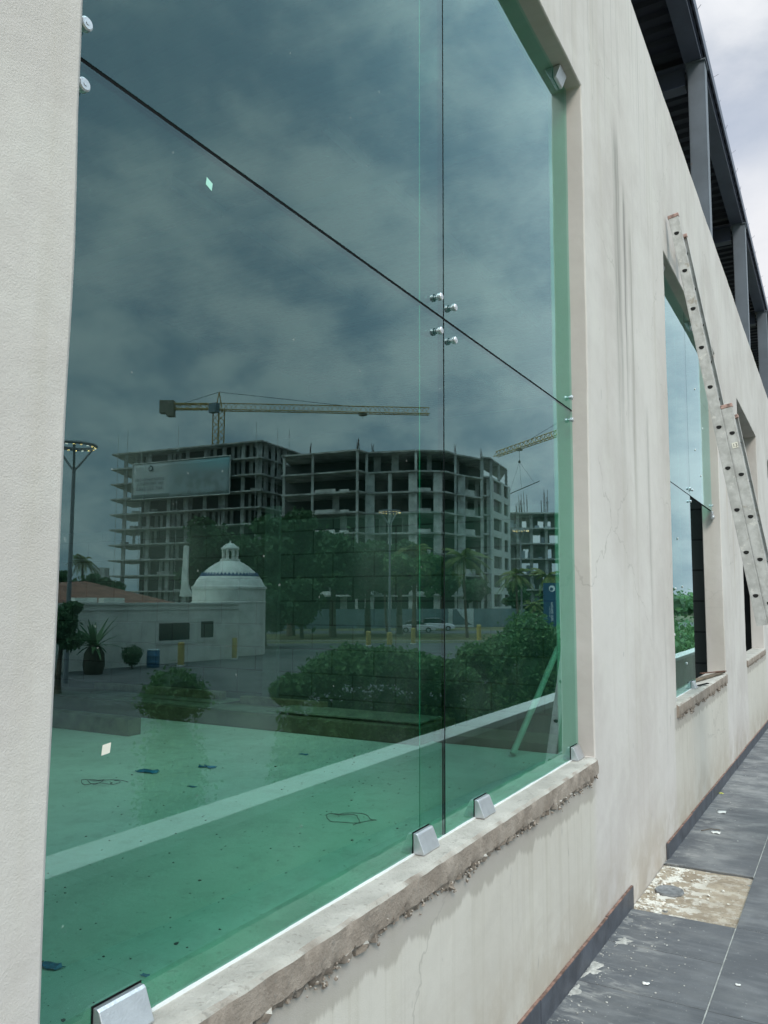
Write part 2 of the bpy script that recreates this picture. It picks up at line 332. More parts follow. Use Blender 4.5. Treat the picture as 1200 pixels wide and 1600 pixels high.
# ------------------------------------------------------------------ the ground
gr = MB().add([(-60, -1500, -2.2), (2500, -1500, -2.2), (2500, 2500, -2.2), (-60, 2500, -2.2)], [(0, 1, 2, 3)]).build('ground', mat('dry_ground', (.12, .125, .06), .95, var=.35, scale=.15)); tag(gr, kind='structure')
MB().add([(-2500, -1500, -2.2), (-60, -1500, -2.2), (-60, 2500, -2.2), (-2500, 2500, -2.2)], [(0, 1, 2, 3)]).add([(-60, -1500, -2.2), (-60, -1500, -2.3), (-60, 2500, -2.3), (-60, 2500, -2.2)], [(0, 1, 2, 3)])
g2 = MB().add([(-2500, -1500, -2.2), (-60.0, -1500, -2.2), (-60.0, 2500, -2.2), (-2500, 2500, -2.2)], [(0, 1, 2, 3)]).build('ground', MATS['dry_ground']); tag(g2, kind='structure')
def far_quad(pts, name, m, z):
    o = MB().prism([plan(*p) for p in pts], -2.195, z).build(name, m); return tag(o, kind='structure')
ASP = mat('asphalt', (.105, .108, .11), .9, var=.2, scale=.5, bump=.2, bscale=8.)
A0, A1 = plan(-700, 110), plan(-700, 6)
far_quad([(-900, 76), (-900, 8), (350, 7.5), (1250, 20), (1290, 120), (880, 72), (430, 70), (250, 76)], 'parking_lot', ASP, -2.185)
far_quad([(380, 74), (880, 75), (1100, 98), (1100, 103), (800, 89), (400, 88)], 'grass_verge', mat('verge_grass', (.13, .125, .055), .95, var=.4, scale=.8), -2.12)
far_quad([(300, 91), (820, 92), (1150, 110), (1200, 128), (820, 101), (300, 100)], 'road', ASP, -2.185)
kb = MB()
for k in range(40):
    a = plan(380+k*12.5, 73.6); b = plan(380+(k+1)*12.5, 73.6); kb.prism([a, b, b+EF*.3, a+EF*.3], -2.2, -2.08)
tag(kb.build('kerb', mat('kerb_concrete', (.36, .36, .33), .9)), kind='structure')

# ------------------------------------------------------------------ the building in front of the camera
bld = empty('building', (0, 0, 0)); tag(bld, 'unfinished plastered building with large green glass openings and a steel roof frame above', 'building')
YS0, WZ0, WZ1, WTOP = -3., .875, 4.185, 5.52
WIN = [(.756, 3.60), (5.67, 8.38), (10.37, 13.02), (15.22, 17.95), (20.05, 22.8), (24.9, 27.6)]
def facade():
    ys = set([YS0, 32.]); zs = set([-2.0, WTOP, WZ0, WZ1])
    for a, b in WIN: ys |= {a, b}
    ys = sorted(ys); zs = sorted(zs)
    def fill(l, st):
        o = []
        for a, b in zip(l, l[1:]):
            n = max(1, int(math.ceil((b-a)/st))); o += [a+(b-a)*i/n for i in range(n)]
        return o+[l[-1]]
    Y = fill(ys, .11); Z = fill(zs, .11); T = .18
    hole = lambda y, z: WZ0 < z < WZ1 and any(a < y < b for a, b in WIN)
    me = bmesh.new(); V = {}
    def vert(i, j, s):
        k = (i, j, s)
        if k not in V:
            y, z = Y[i], Z[j]; x = 0 if s == 0 else -T
            p = Vector((x, y, z)); q = p*1.1
            e = 0
            if s == 0: p.x += .004*noise.noise(Vector((y*1.3, z*1.3, 2))) + .0025*noise.noise(Vector((y*5, z*5, 7)))
            near = min([abs(y-a) for w_ in WIN for a in w_]) < 1e-4 and WZ0-.01 <= z <= WZ1+.01
            if near: p.y += .005*noise.noise(Vector((y, z*3.1, 1))) + .0035*noise.noise(Vector((y, z*12, 4)))
            if (abs(z-WZ1) < 1e-4) or abs(z-WTOP) < 1e-4: p.z += .006*noise.noise(Vector((y*2.3, z, 1))) + .003*noise.noise(Vector((y*9, z, 1)))
            V[k] = me.verts.new(p)
        return V[k]
    H = [[hole((Y[i]+Y[i+1])/2, (Z[j]+Z[j+1])/2) for j in range(len(Z)-1)] for i in range(len(Y)-1)]
    for i in range(len(Y)-1):
        for j in range(len(Z)-1):
            if H[i][j]: continue
            me.faces.new([vert(i, j, 0), vert(i+1, j, 0), vert(i+1, j+1, 0), vert(i, j+1, 0)])
            me.faces.new([vert(i, j+1, 1), vert(i+1, j+1, 1), vert(i+1, j, 1), vert(i, j, 1)])
            for (di, dj, a, b) in ((-1, 0, (i, j), (i, j+1)), (1, 0, (i+1, j+1), (i+1, j)), (0, -1, (i+1, j), (i, j)), (0, 1, (i, j+1), (i+1, j+1))):
                ii, jj = i+di, j+dj
                if not (0 <= ii < len(Y)-1 and 0 <= jj < len(Z)-1) or H[ii][jj]:
                    me.faces.new([vert(*b, 0), vert(*a, 0), vert(*a, 1), vert(*b, 1)])
    bmesh.ops.recalc_face_normals(me, faces=me.faces)
    for f in me.faces: f.smooth = True
    M = bpy.data.meshes.new('wall'); me.to_mesh(M); me.free(); M.materials.append(PL)
    o = bpy.data.objects.new('wall', M); COL.objects.link(o); o.parent = bld
    bv = o.modifiers.new('b', 'BEVEL'); bv.width = .007; bv.segments = 2; bv.limit_method = 'ANGLE'; bv.angle_limit = R(45); bv.harden_normals = False
    try: M.set_sharp_from_angle(angle=R(45))
    except Exception: pass
facade()

def sill(a, b, rough=1.):
    me = MB(); n = int((b-a)/.012)+1; rows = []
    ys = [a + (b-a)*i/(n-1) for i in range(n)]
    for y in ys:
        low = .802 - .028*(noise.noise(Vector((y*6, 3, 0)))+.3)*rough - .016*noise.noise(Vector((y*25, 1, 0)))*rough - .013*noise.noise(Vector((y*70, 1, 5)))*rough
        q = lambda s, k: s*noise.noise(Vector((y*k, s*10, 3)))
        prof = [(-.185, .876), (-.09, .877+q(.002, 4)), (-.03, .878+q(.002, 8)), (.004+q(.004, 11), .878+q(.003, 9)), (.014+q(.004, 14), .869), (.016+q(.005, 17), .84+q(.003, 20)),
                (.017+q(.006, 22), .81), (.016+q(.016, 40), low+.018), (.010+q(.02, 60), low), (-.01, low-.006)]
        rows.append([(x, y, z) for x, z in prof])
    k = len(rows[0]); v = [p for r_ in rows for p in r_]
    f = [(i*k+j, i*k+j+1, (i+1)*k+j+1, (i+1)*k+j) for i in range(n-1) for j in range(k-1)]
    f += [tuple(range(k)), tuple(range((n-1)*k, n*k))[::-1]]
    me.add(v, f)
    for i in range(int((b-a)*110*rough)):     # crumbs of mortar squeezed out along the lower edge
        y = random.uniform(a+.02, b-.02)
        if noise.noise(Vector((y*4, 9, 0))) < -.18: continue
        low = .802 - .028*(noise.noise(Vector((y*6, 3, 0)))+.3)*rough
        icos(me, (random.uniform(.002, .016), y, low + random.gauss(0, .011)), random.uniform(.002, .0065), .8, 1)
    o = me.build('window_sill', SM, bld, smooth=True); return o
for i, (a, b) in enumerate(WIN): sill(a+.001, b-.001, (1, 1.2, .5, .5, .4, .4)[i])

def clamp_mb(y, z, up=True, inner=False):
    """stainless glass clamp: a wedge, narrow at the top, leaning out to its foot"""
    s = 1 if up else -1; x0 = XG+.0015; W = .049; H = .054
    prof = [(x0, z), (x0+.036, z), (x0+.037, z+s*.005), (x0+.015, z+s*H), (x0+.010, z+s*(H+.004)), (x0, z+s*(H+.004))]
    n = len(prof); v = [(p, y-W, q) for p, q in prof]+[(p, y+W, q) for p, q in prof]
    m_ = MB().add(v, [tuple(range(n)), tuple(range(n, 2*n))[::-1]]+[(i, (i+1) % n, n+(i+1) % n, n+i) for i in range(n)])
    return m_
def bolt_mb(y, z, r=.0118):
    m_ = MB(); q = lambda x: (XG+x, y, z)
    m_.tube(q(.001), q(.008), r*.62, n=20); m_.tube(q(.008), q(.018), r, n=24); m_.tube(q(.018), q(.0205), r, r*.8, n=24); m_.tube(q(.020), q(.0215), r*.32, n=6)
    return m_
def glazing(i, a, b, panes, bolts=True):
    s = 2.2-.756 if i == 0 else (b-a)*.5; ys = a+s; zm = 2.528; g = .0042; e = .0
    cells = {'ll': (a-.02, ys-g, WZ0+.004, zm-g), 'lr': (ys+g, b+.02, WZ0+.004, zm-g), 'ul': (a-.02, ys-g, zm+g, WZ1+.01), 'ur': (ys+g, b+.02, zm+g, WZ1+.01)}
    w_ = MB()
    for k in panes:
        y0, y1, z0, z1 = cells[k]; w_.box(XG-.010, XG, y0, y1, z0, z1)
    win = w_.build('window', GL, bld)
    # the black sealed joints stay a hair behind the outer face
    j = MB(); j.box(XG-.009, XG-.001, ys-g, ys+g, zm if 'lr' not in panes else WZ0+.004, WZ1+.01); j.box(XG-.009, XG-.001, a, ys-g, zm-g, zm+g); j.box(XG-.009, XG-.001, ys+g, b, zm-g, zm+g)
    j.build('joint_seal', BLK, win)
    if 'll' in panes:
        t = MB(); yy = a
        end = b if 'lr' in panes else ys; n = 60
        for q in range(n):
            y0 = a+(end-a)*q/n; y1 = a+(end-a)*(q+1)/n; h0 = .0025+.003*noise.noise(Vector((y0*5, 0, i)))
            t.box(XG+.0005, XG+.0055+.002*noise.noise(Vector((y0*7, 3, i))), y0, y1, WZ0, WZ0+.004+h0)
        t.build('silicone_bead', SIL, win)
    if i < 3:
        f = MB().box(XG-.086, XG-.013, ys-.009, ys-.001, WZ0-.01, WZ1+.01); f.build('glass_fin', FG, win)
        MB().box(XG-.0885, XG-.0865, ys-.006, ys-.003, WZ0, WZ1).build('fin_edge', EDG, win)
        pts = []
        for dy in (-.05, .055):
            for dz_ in (-.058, .055): pts.append((ys+dy, zm+dz_))
        for dz_ in (-.055, .055): pts += [(b-.045, zm+dz_), (a+.052, zm+dz_)]
        if i: pts = [p for p in pts if 'lr' in panes or p[0] < ys or p[1] > zm]
        for p in pts: bolt_mb(*p).build('bolt', INOX, win, smooth=True)
        cs_ = ([.955, 2.04, 2.465, 3.527] if i == 0 else [a+.2, a+1.15])
        for y in cs_:
            c = clamp_mb(y, WZ0+.004).build('clamp', INOX, win, bevel=.0018); MB().box(XG+.0004, XG+.0013, y-.0515, y+.0515, WZ0+.006, WZ0+.065).build('gasket', BLK, win)
        for y in ([1.0, 3.44] if i == 0 else [a+.25, b-.25, ys+.3]):
            clamp_mb(y, WZ1-.004, False).build('clamp', INOX, win, bevel=.0018)
    return win
glazing(0, *WIN[0], ('ll', 'lr', 'ul', 'ur')); w2 = glazing(1, *WIN[1], ('ll', 'ul', 'ur')); glazing(3, *WIN[3], ('ll', 'lr', 'ul', 'ur')); glazing(4, *WIN[4], ('ll', 'lr', 'ul', 'ur')); glazing(5, *WIN[5], ('ll', 'lr', 'ul', 'ur'))
# bracket hanging in window two and small fixings
br = MB(); yb = WIN[1][1]-.06
br.box(XG+.001, XG+.02, yb-.03, yb+.05, 2.44, 2.52); br.tube((XG+.005, yb, 2.46), (XG+.03, yb, 2.46), .018, n=16)
br.build('bracket', INOX, w2, bevel=.002)
for (y, z) in ((5.83, 2.2), (6.05, 2.25), (6.35, 2.1), (5.85, 1.75), (6.2, 1.7), (6.5, 1.72), (5.9, 1.05), (6.6, 1.1), (6.1, 1.35), (7.4, 3.0), (7.7, 2.8), (7.9, 3.3), (7.5, 3.6)):
    MB().tube((XG+.0005, y, z), (XG+.006, y, z), .010, n=12).build('suction_mark', SIL, w2)

# skirting tiles: leave the bare stretch without them
SKT = mat('skirting_slate', (.075, .082, .10), .55, var=.3, scale=7., bump=.2)
RED = mat('raw_clay_edge', (.19, .11, .085), .9, var=.5, scale=20)
y = -2.8; seg = []
while y < 31.5:
    y1 = y+.93
    if y < 4.215 < y1: y1 = 4.215
    elif y >= 4.2 and y < 5.16: y = 5.165; continue
    seg.append((y, y1)); y = y1
for a, b in seg:
    sk = MB(); se = MB(); h0 = .098+random.uniform(-.003, .003); x1 = .014+random.uniform(0, .003)
    def quadbox(mb, x0, x1, z0, z1):
        v = [(x, yy, fz(yy)+z) for x in (x0, x1) for yy in (a+.0012, b-.0012) for z in (z0, z1)]
        mb.add(v, [(0, 1, 3, 2), (4, 6, 7, 5), (0, 4, 5, 1), (2, 3, 7, 6), (0, 2, 6, 4), (1, 5, 7, 3)])
    quadbox(sk, .003, x1, -.01, h0); quadbox(se, .0025, x1-.001, h0+.0002, h0+.0026); ko = sk.build('skirting', SKT, bld); se.build('raw_edge', RED, ko)


# steel roof
H0 = 8.62
ROOFX = -.20
for k in range(6):
    yc = 5.20+4.95*k; c = MB()
    # I section column, flanges facing the wall
    c.box(-.212, -.200, yc-.10, yc+.10, -.3, H0-.004); c.box(-.412, -.400, yc-.10, yc+.10, -.3, H0-.004); c.box(-.399, -.213, yc-.104, yc-.092, -.3, H0-.004)
    c.box(-.399, -.213, yc+.092, yc+.104, -.3, H0-.004)
    col_ = c.build('column', STB, bld)
    MB().box(-.43, -.185, yc-.13, yc+.13, H0-.003, H0+.012).build('cap_plate', STB, col_)
    d_ = MB(); d_.box(-14, -.46, yc-.09, yc+.09, 8.36, 8.375); d_.box(-14, -.46, yc-.09, yc+.09, 8.66, 8.675); d_.box(-14, -.46, yc-.008, yc+.008, 8.376, 8.659)
    d_.build('roof_beam', STD, bld)
eb = MB(); eb.box(-.45, -.235, -4, 34, H0+.014, H0+.03); eb.box(-.45, -.235, -4, 34, 8.79, 8.805); eb.box(-.345, -.33, -4, 34, H0+.031, 8.789); eb.build('eave_beam', STD, bld)
dk = MB()
def deck(x0, x1, y0, y1):
    y = y0; p = .25
    while y < y1:      # trapezoid ribs running across the building
        pr = [(y, 8.81), (y+.10, 8.81), (y+.13, 8.868), (y+.22, 8.868), (y+p, 8.81)]
        for (a, za), (b, zb) in zip(pr, pr[1:]):
            dk.add([(x0, a, za), (x1, a, za), (x1, b, zb), (x0, b, zb)], [(0, 1, 2, 3)])
        y += p
    dk.add([(x0, y0, 8.93), (x1, y0, 8.93), (x1, y, 8.93), (x0, y, 8.93)], [(0, 1, 2, 3)])
deck(-14.2, -.2, 8.75, 34); deck(-14.2, -3.6, -4, 8.75); deck(-3.6, -.2, -4, 3.6); deck(-3.6, -.2, 7.35, 8.75)  # unseen deck over the near bay, its gap shaped to let skylight onto the floor
dk.build('roof_deck', m_steel('deck_sheet', (.018, .021, .036), rough=.6), bld)
ft = MB(); ft.box(-.215, -.195, -4, 34, 8.80, 8.955)
for k in range(34):
    y = 8.8+k*.7+random.uniform(-.1, .1); ft.tube((-.2, y, 8.94), (-.17+random.uniform(-.02, .04), y+random.uniform(-.05, .05), 8.975+random.uniform(0, .03)), .003, n=5)
ft.build('roof_edge_trim', STD, bld)
for k in range(5):
    y0 = 8.9+k*4.95
    for q in range(3):
        p = MB(); xx = -2.2-q*3.2; p.box(xx-.05, xx+.05, y0, y0+4.6, 8.62, 8.80); p.build('purlin', STD, bld)

# ------------------------------------------------------------------ inside
fl = MB().box(-14, -.181, -4, 8.6, -.2, 0).build('interior_floor', DC); tag(fl, kind='structure')
fl = MB().box(-14, -.181, 8.8, 33, -.2, 0).build('interior_floor', DC); tag(fl, kind='structure')
bw = empty('block_wall', (-7, 8.6, 0)); tag(bw, 'dark concrete block cross wall behind the green glass of the nearest window', 'wall')
def child(o, p): o.parent = p; o.matrix_parent_inverse = p.matrix_world.inverted() if False else Matrix.Translation(-p.location); return o
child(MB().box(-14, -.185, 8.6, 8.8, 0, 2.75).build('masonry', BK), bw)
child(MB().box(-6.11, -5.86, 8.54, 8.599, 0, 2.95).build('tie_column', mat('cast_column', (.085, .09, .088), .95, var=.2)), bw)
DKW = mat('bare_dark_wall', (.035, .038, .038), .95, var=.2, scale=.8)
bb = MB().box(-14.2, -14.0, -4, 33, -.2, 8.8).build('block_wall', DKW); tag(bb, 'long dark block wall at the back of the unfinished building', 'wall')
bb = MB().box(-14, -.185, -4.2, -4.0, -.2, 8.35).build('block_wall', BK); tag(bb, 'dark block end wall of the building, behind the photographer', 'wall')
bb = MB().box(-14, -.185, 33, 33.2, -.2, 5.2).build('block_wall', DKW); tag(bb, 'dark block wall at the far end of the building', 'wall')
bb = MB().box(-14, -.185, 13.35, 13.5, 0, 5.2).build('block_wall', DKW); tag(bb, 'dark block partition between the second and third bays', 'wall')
TIM = mat('formwork_timber', (.13, .10, .07), .9, var=.45, scale=5., bump=.5, bscale=30); PLY = mat('dusty_plywood', (.17, .16, .13), .85, var=.25, scale=3., bump=.2, bscale=25)
cs2 = MB().box(-12.5, -3.12, 7.66, 8.57, .002, .19).build('concrete_step', mat('step_concrete', (.115, .09, .062), .95, var=.3, scale=2.), bevel=.01); tag(cs2, 'long low concrete step along the foot of the dark block wall', 'step')
cs2 = MB().box(-3.10, -1.5, 7.95, 8.57, .002, .10).build('concrete_step', MATS['step_concrete'], bevel=.01); tag(cs2, 'short lower concrete step behind the leaning pipe', 'step')
for i, (x0, x1, y0, y1, z, lab) in enumerate(((-11.5, -5.2, 7.72, 8.1, .192, 'long dusty plywood sheet on the left of the concrete step'), (-5.4, -3.2, 7.78, 8.35, .215, 'dusty plywood sheet on the right end of the concrete step'), (-9.0, -6.4, 8.0, 8.5, .214, 'weathered plywood sheet against the block wall on the step'))):
    tag(MB().box(x0, x1, y0, y1, z, z+.018).build('plywood_sheet', PLY, bevel=.003), lab, 'plywood sheet', 'sheets of plywood on the step')
for (x0, x1, y, z, w_, h, rz, lab) in ((-9.3, -6.45, 6.62, .001, .19, .20, .0, 'thick dark timber beam lying on the floor at the far left'), (-9.2, -6.6, 8.30, .235, .12, .11, .01, 'dark timber lying along the block wall on the left'), (-6.3, -4.9, 8.36, .195, .12, .10, -.01, 'short dark timber against the block wall near the tie column')):
    b_ = MB().box(x0, x1, y-w_/2, y+w_/2, z, z+h).build('timber_beam', TIM, bevel=.006); tag(b_, lab, 'timber beam', 'timber beams on the floor inside')
# leaning pipe
p0 = on_plane(801, 1178, 2, .03); p1 = on_plane(872, 1012, 1, 8.5)
pp = MB().path([p0, p0.lerp(p1, .5)+Vector((0, 0, -.01)), p1], .034, n=14); tag(pp.build('pipe', mat('pale_pvc', (.40, .43, .38), .6, var=.15), smooth=True), 'long pale pipe leaning diagonally in the right corner behind the glass', 'pipe')
bx = MB().box(-.5, .5, -.5, .5, -.5, .5)
# wire curls, scraps
def curl(px, py, R0, seed, lab):
    random.seed(seed); c = on_plane(px, py, 2, .012); pts = []
    a = random.random()*6; p = Vector((c.x-R0, c.y, .01))
    for k in range(60):
        a += random.gauss(.12, .35); p = p+Vector((math.cos(a), math.sin(a)*.6, 0))*R0*.12; pts.append(Vector((p.x, p.y, .006+.02*abs(math.sin(k*.3)))))
    o = MB().path(pts, .0028, n=5).build('tie_wire', mat('rusty_wire', (.05, .035, .03), .8, var=.3), smooth=True); tag(o, lab, 'wire', 'curls of wire on the floor inside')
curl(600, 1297, .28, 3, 'tangled dark tie wire on the green floor beside the middle clamp'); curl(236, 1226, .25, 5, 'thin bent dark wire on the green floor beside a blue scrap')
random.seed(11)
BLU = mat('blue_plastic', (.03, .16, .34), .5, var=.4, scale=15)
for px, py, s, lab in ((231, 1205, .10, 'largest crumpled blue plastic scrap above the bent wire'), (324, 1198, .08, 'faint blue plastic scrap right of the largest one'), (80, 1508, .05, 'blue plastic scrap at the left edge of the glass'), (227, 1522, .018, 'tiny blue scrap near the bottom left clamp'), (300, 1228, .035, 'small blue scrap on the floor below the faint scrap'), (475, 1178, .045, 'blue chip on the floor near the long step')):
    c = on_plane(px, py, 2, .01); m_ = MB(); n = 6; v = []
    for i in range(n):
        for j in range(n): v.append((c.x+(i/(n-1)-.5)*s*2.2+random.gauss(0, s*.1), c.y+(j/(n-1)-.5)*s+random.gauss(0, s*.08), .004+abs(random.gauss(0, s*.1))))
    m_.add(v, [(i*n+j, i*n+j+1, (i+1)*n+j+1, (i+1)*n+j) for i in range(n-1) for j in range(n-1)])
    o = m_.build('plastic_scrap', BLU, smooth=True); sm = o.modifiers.new('s', 'SOLIDIFY'); sm.thickness = .002; tag(o, lab, 'plastic scrap', 'blue scraps on the floor inside')
db = MB()
for k in range(900):
    x = -random.uniform(.3, 1)**1.0*random.uniform(.3, 9); yy = random.uniform(.8, 7.5); r = random.uniform(.002, .007)*(1+.8*(random.random() < .08)); icos(db, (x, yy, r*.3), r, .8, 1, .5)
tag(db.build('floor_debris', mat('dark_crumbs', (.07, .065, .055), .95, var=.6, scale=6)), 'dark crumbs of rubble scattered on the floor behind the glass', 'debris', kind='stuff')
db = MB()
for k in range(160):
    x = -random.uniform(.3, 9); yy = random.uniform(.8, 7.5); r = random.uniform(.003, .007); icos(db, (x, yy, r*.3), r, .8, 1, .5)
tag(db.build('floor_debris', mat('white_crumbs', (.7, .7, .66), .95)), 'white plaster crumbs scattered on the floor behind the glass', 'debris', kind='stuff')
# stickers on the glass
for (y, z, sy, sz, sh, m_, lab) in ((.914, 1.351, .0085, .0085, .001, mat('paper_sticker', (.74, .71, .62), .6, var=.05), 'cream paper sticker on the lower left pane'),
                             (1.121, 2.457, .0085, .0085, -.003, mat('mint_sticker', (.42, .78, .66), .5, var=.05), 'small mint green sticker just below the slanting joint')):
    o = MB().add([(XG+.0006, y-sy, z-sz-sh), (XG+.0006, y+sy, z-sz+sh), (XG+.0006, y+sy+.002, z+sz+sh), (XG+.0006, y-sy+.002, z+sz-sh)], [(0, 1, 2, 3)]).build('sticker', m_)
    sm = o.modifiers.new('s', 'SOLIDIFY'); sm.thickness = .0005; sm.offset = 0; tag(o, lab, 'sticker')
# planks on the sill of window two
for (a, b, w_, lab, m_) in (((-.16, 7.2), (-.02, 8.3), .05, 'worn wooden plank lying on the sill of the half open window', TIM), ((-.17, 7.9), (.01, 8.25), .03, 'short rusty flat bar across the plank on the sill', mat('rust_bar', (.12, .06, .04), .8)), ((-.05, 6.95), (.0, 7.15), .02, 'dark steel offcut on the sill beside the missing pane', BLK)):
    A = Vector((*a, .886)); B = Vector((*b, .89)); dd = (B-A).normalized(); s_ = dd.cross(Vector((0, 0, 1)))*w_/2; hh = Vector((0, 0, .014 if w_ > .04 else .008))
    if 'flat' in lab: A.z += .02; B.z += .02
    o = MB().add([A-s_, A+s_, B+s_, B-s_, A-s_+hh, A+s_+hh, B+s_+hh, B-s_+hh], [(0, 1, 2, 3), (4, 7, 6, 5), (0, 4, 5, 1), (1, 5, 6, 2), (2, 6, 7, 3), (3, 7, 4, 0)]).build('plank' if w_ > .04 else 'metal_offcut', m_); tag(o, lab, 'plank' if w_ > .04 else 'offcut')

# ------------------------------------------------------------------ terrace
TX = 1.98
tb = MB(); v = [(x, yy, z) for yy in (-4, 60) for x, z in ((0.001, -2.2), (1.72, -2.2), (1.72, fz(yy)-.016), (0.001, fz(yy)-.016))]
tb.add(v, [(0, 1, 2, 3), (4, 7, 6, 5), (0, 4, 5, 1), (1, 5, 6, 2), (2, 6, 7, 3), (3, 7, 4, 0)])
tag(tb.build('terrace_base', mat('grout', (.20, .20, .19), .95, var=.25, scale=9.)), kind='structure')
ti = MB(); g = .0030
gj = MB()
for x0, x1, y0, y1 in ((.002, 1.72, -4, 4.174), (.516, 1.72, 4.174, 5.071), (.002, 1.72, 5.071, 60)): gj.add([(x, yy, fz(yy)-.004) for yy in (y0, y1) for x in ((x0, x1) if yy == y0 else (x1, x0))], [(0, 1, 2, 3)])
tag(gj.build('grout_joints', mat('pale_grout', (.34, .34, .32), .95, var=.25, scale=14.)), kind='structure')
jt = [-3.2, -2.27, -1.34, -.41, .52, 1.45, 2.33, 3.23, 3.70, 4.175, 5.07, 6.04, 6.97]
while jt[-1] < 32: jt.append(jt[-1]+.93)
def tile(x0, x1, y0, y1):
    if x0 < .1 and abs(y0-4.175) < .01: return
    x0 += g; x1 -= g; y0 += g; y1 -= g; b = .002; zt = random.uniform(-.0008, .0008)
    v = [(x0, y0, fz(y0)-.014), (x1, y0, fz(y0)-.014), (x1, y1, fz(y1)-.014), (x0, y1, fz(y1)-.014), (x0, y0, fz(y0)-b+zt), (x1, y0, fz(y0)-b+zt), (x1, y1, fz(y1)-b+zt), (x0, y1, fz(y1)-b+zt),
         (x0+b, y0+b, fz(y0)+zt), (x1-b, y0+b, fz(y0)+zt), (x1-b, y1-b, fz(y1)+zt), (x0+b, y1-b, fz(y1)+zt)]
    ti.add(v, [(0, 1, 5, 4), (1, 2, 6, 5), (2, 3, 7, 6), (3, 0, 4, 7), (4, 5, 9, 8), (5, 6, 10, 9), (6, 7, 11, 10), (7, 4, 8, 11), (8, 9, 10, 11), (3, 2, 1, 0)])
for y0, y1 in zip(jt, jt[1:]): tile(.004, .515, y0, y1)
j2 = [q-.0 for q in jt if abs(q-3.70) > .01]
for y0, y1 in zip(j2, j2[1:]): tile(.515, 1.03, y0, y1); tile(1.03, 1.545, y0, y1); tile(1.545, 1.715, y0, y1)
tag(ti.build('terrace_floor', SLT), kind='structure')
# bare bedding where a tile is missing
pb = MB(); n = 46; v = []
for i in range(n):
    for j in range(n):
        x = .004+.509*i/(n-1); yy = 4.179+.889*j/(n-1)
        v.append((x, yy, fz(yy)-.0135+.004*noise.noise(Vector((x*9, yy*9, 0)))+.004*max(0, noise.noise(Vector((x*28, yy*28, 2))))*(2 if x < .25 else 1)))
pb.add(v, [(i*n+j, i*n+j+1, (i+1)*n+j+1, (i+1)*n+j) for i in range(n-1) for j in range(n-1)])
tag(pb.build('bedding_mortar', m_patch(), smooth=True), kind='structure')
WM = mat('dry_mortar', (.62, .59, .53), .95, var=.25, scale=20., bump=.5)
rb = MB()
for k in range(150):
    x = min(.5, abs(random.gauss(.05, .13))+.01); yy = random.uniform(4.2, 5.04); r = random.uniform(.002, .011); icos(rb, (x, yy, fz(yy)-.012+r*.3), r, .7, 1, .55)
tag(rb.build('mortar_rubble', WM), 'pale mortar crumbs on the bare square of the missing tile', 'rubble', kind='stuff')
rb = MB()
for k in range(260):
    yy = random.choice([random.uniform(2.6, 4.1), random.uniform(5.2, 13)]); x = abs(random.gauss(.03, .16))+.018; r = random.uniform(.0015, .0055); icos(rb, (x, yy, fz(yy)+r*.3), r, .7, 1, .5)
tag(rb.build('mortar_rubble', MATS['mortar_dust'] if 'mortar_dust' in MATS else mat('mortar_dust', (.40, .385, .355), .95, var=.3, scale=35., bump=.5)), 'fine pale grit along the foot of the wall', 'rubble', kind='stuff')
def flat_blob(name, c, rx, ry, h, m_, lab, cat, seed, group=None, jag=.3):
    n = 28; v = [(c[0], c[1], c[2]+h)]
    for ring, rr in enumerate((.35, .7, 1.)):
        for i in range(n):
            t = 2*math.pi*i/n; q = 1+jag*noise.noise(Vector((math.cos(t)*1.6, math.sin(t)*1.6, seed)))+jag*.5*noise.noise(Vector((math.cos(t)*5, math.sin(t)*5, seed)))
            X, Y = c[0]+rx*rr*q*math.cos(t), c[1]+ry*rr*q*math.sin(t)
            v.append((max(X, .019), Y, fz(Y)+ (h*(1-rr)*(1+.5*noise.noise(Vector((X*40, Y*40, seed)))) if rr < 1 else -.0005)))
    f = [(0, 1+i, 1+(i+1) % n) for i in range(n)]
    for k in range(2): f += [(1+k*n+i, 1+(k+1)*n+i, 1+(k+1)*n+(i+1) % n, 1+k*n+(i+1) % n) for i in range(n)]
    o = MB().add(v, f).build(name, m_, smooth=True); tag(o, lab, cat, group); return o
for px, py, rx, ry, h, lab in ((925, 1516, .055, .09, .009, 'larger heap of pale dried mortar at the foot of the skirting'), (893, 1548, .035, .075, .006, 'smaller nearer heap of dried mortar against the skirting'), (975, 1470, .05, .05, .003, 'thin grey mortar smear beside the skirting end')):
    p = on_plane(px, py, 'f', 0); flat_blob('mortar_heap', (p.x, p.y, fz(p.y)), rx*.8, ry*.8, h*.7, mat('mortar_dust', (.40, .385, .355), .95, var=.3, scale=35., bump=.5), lab, 'mortar heap', px, 'heaps of mortar by the skirting', 1.1)
p = on_plane(1046, 1391, 'f', 0); m_ = MB().lathe((p.x, p.y, fz(p.y)-.012), [(.075, 0), (.078, .006), (.074, .014), (.066, .013), (.060, .009), (.0, .010)], 30)
dc = m_.build('drain_cap', mat('grey_cap', (.16, .165, .17), .7, var=.3, scale=30), smooth=True); tag(dc, 'round grey drain cap lying in the bare patch by the wall', 'drain cap')
PAP = mat('dirty_paper', (.70, .69, .66), .8, var=.12, scale=12)
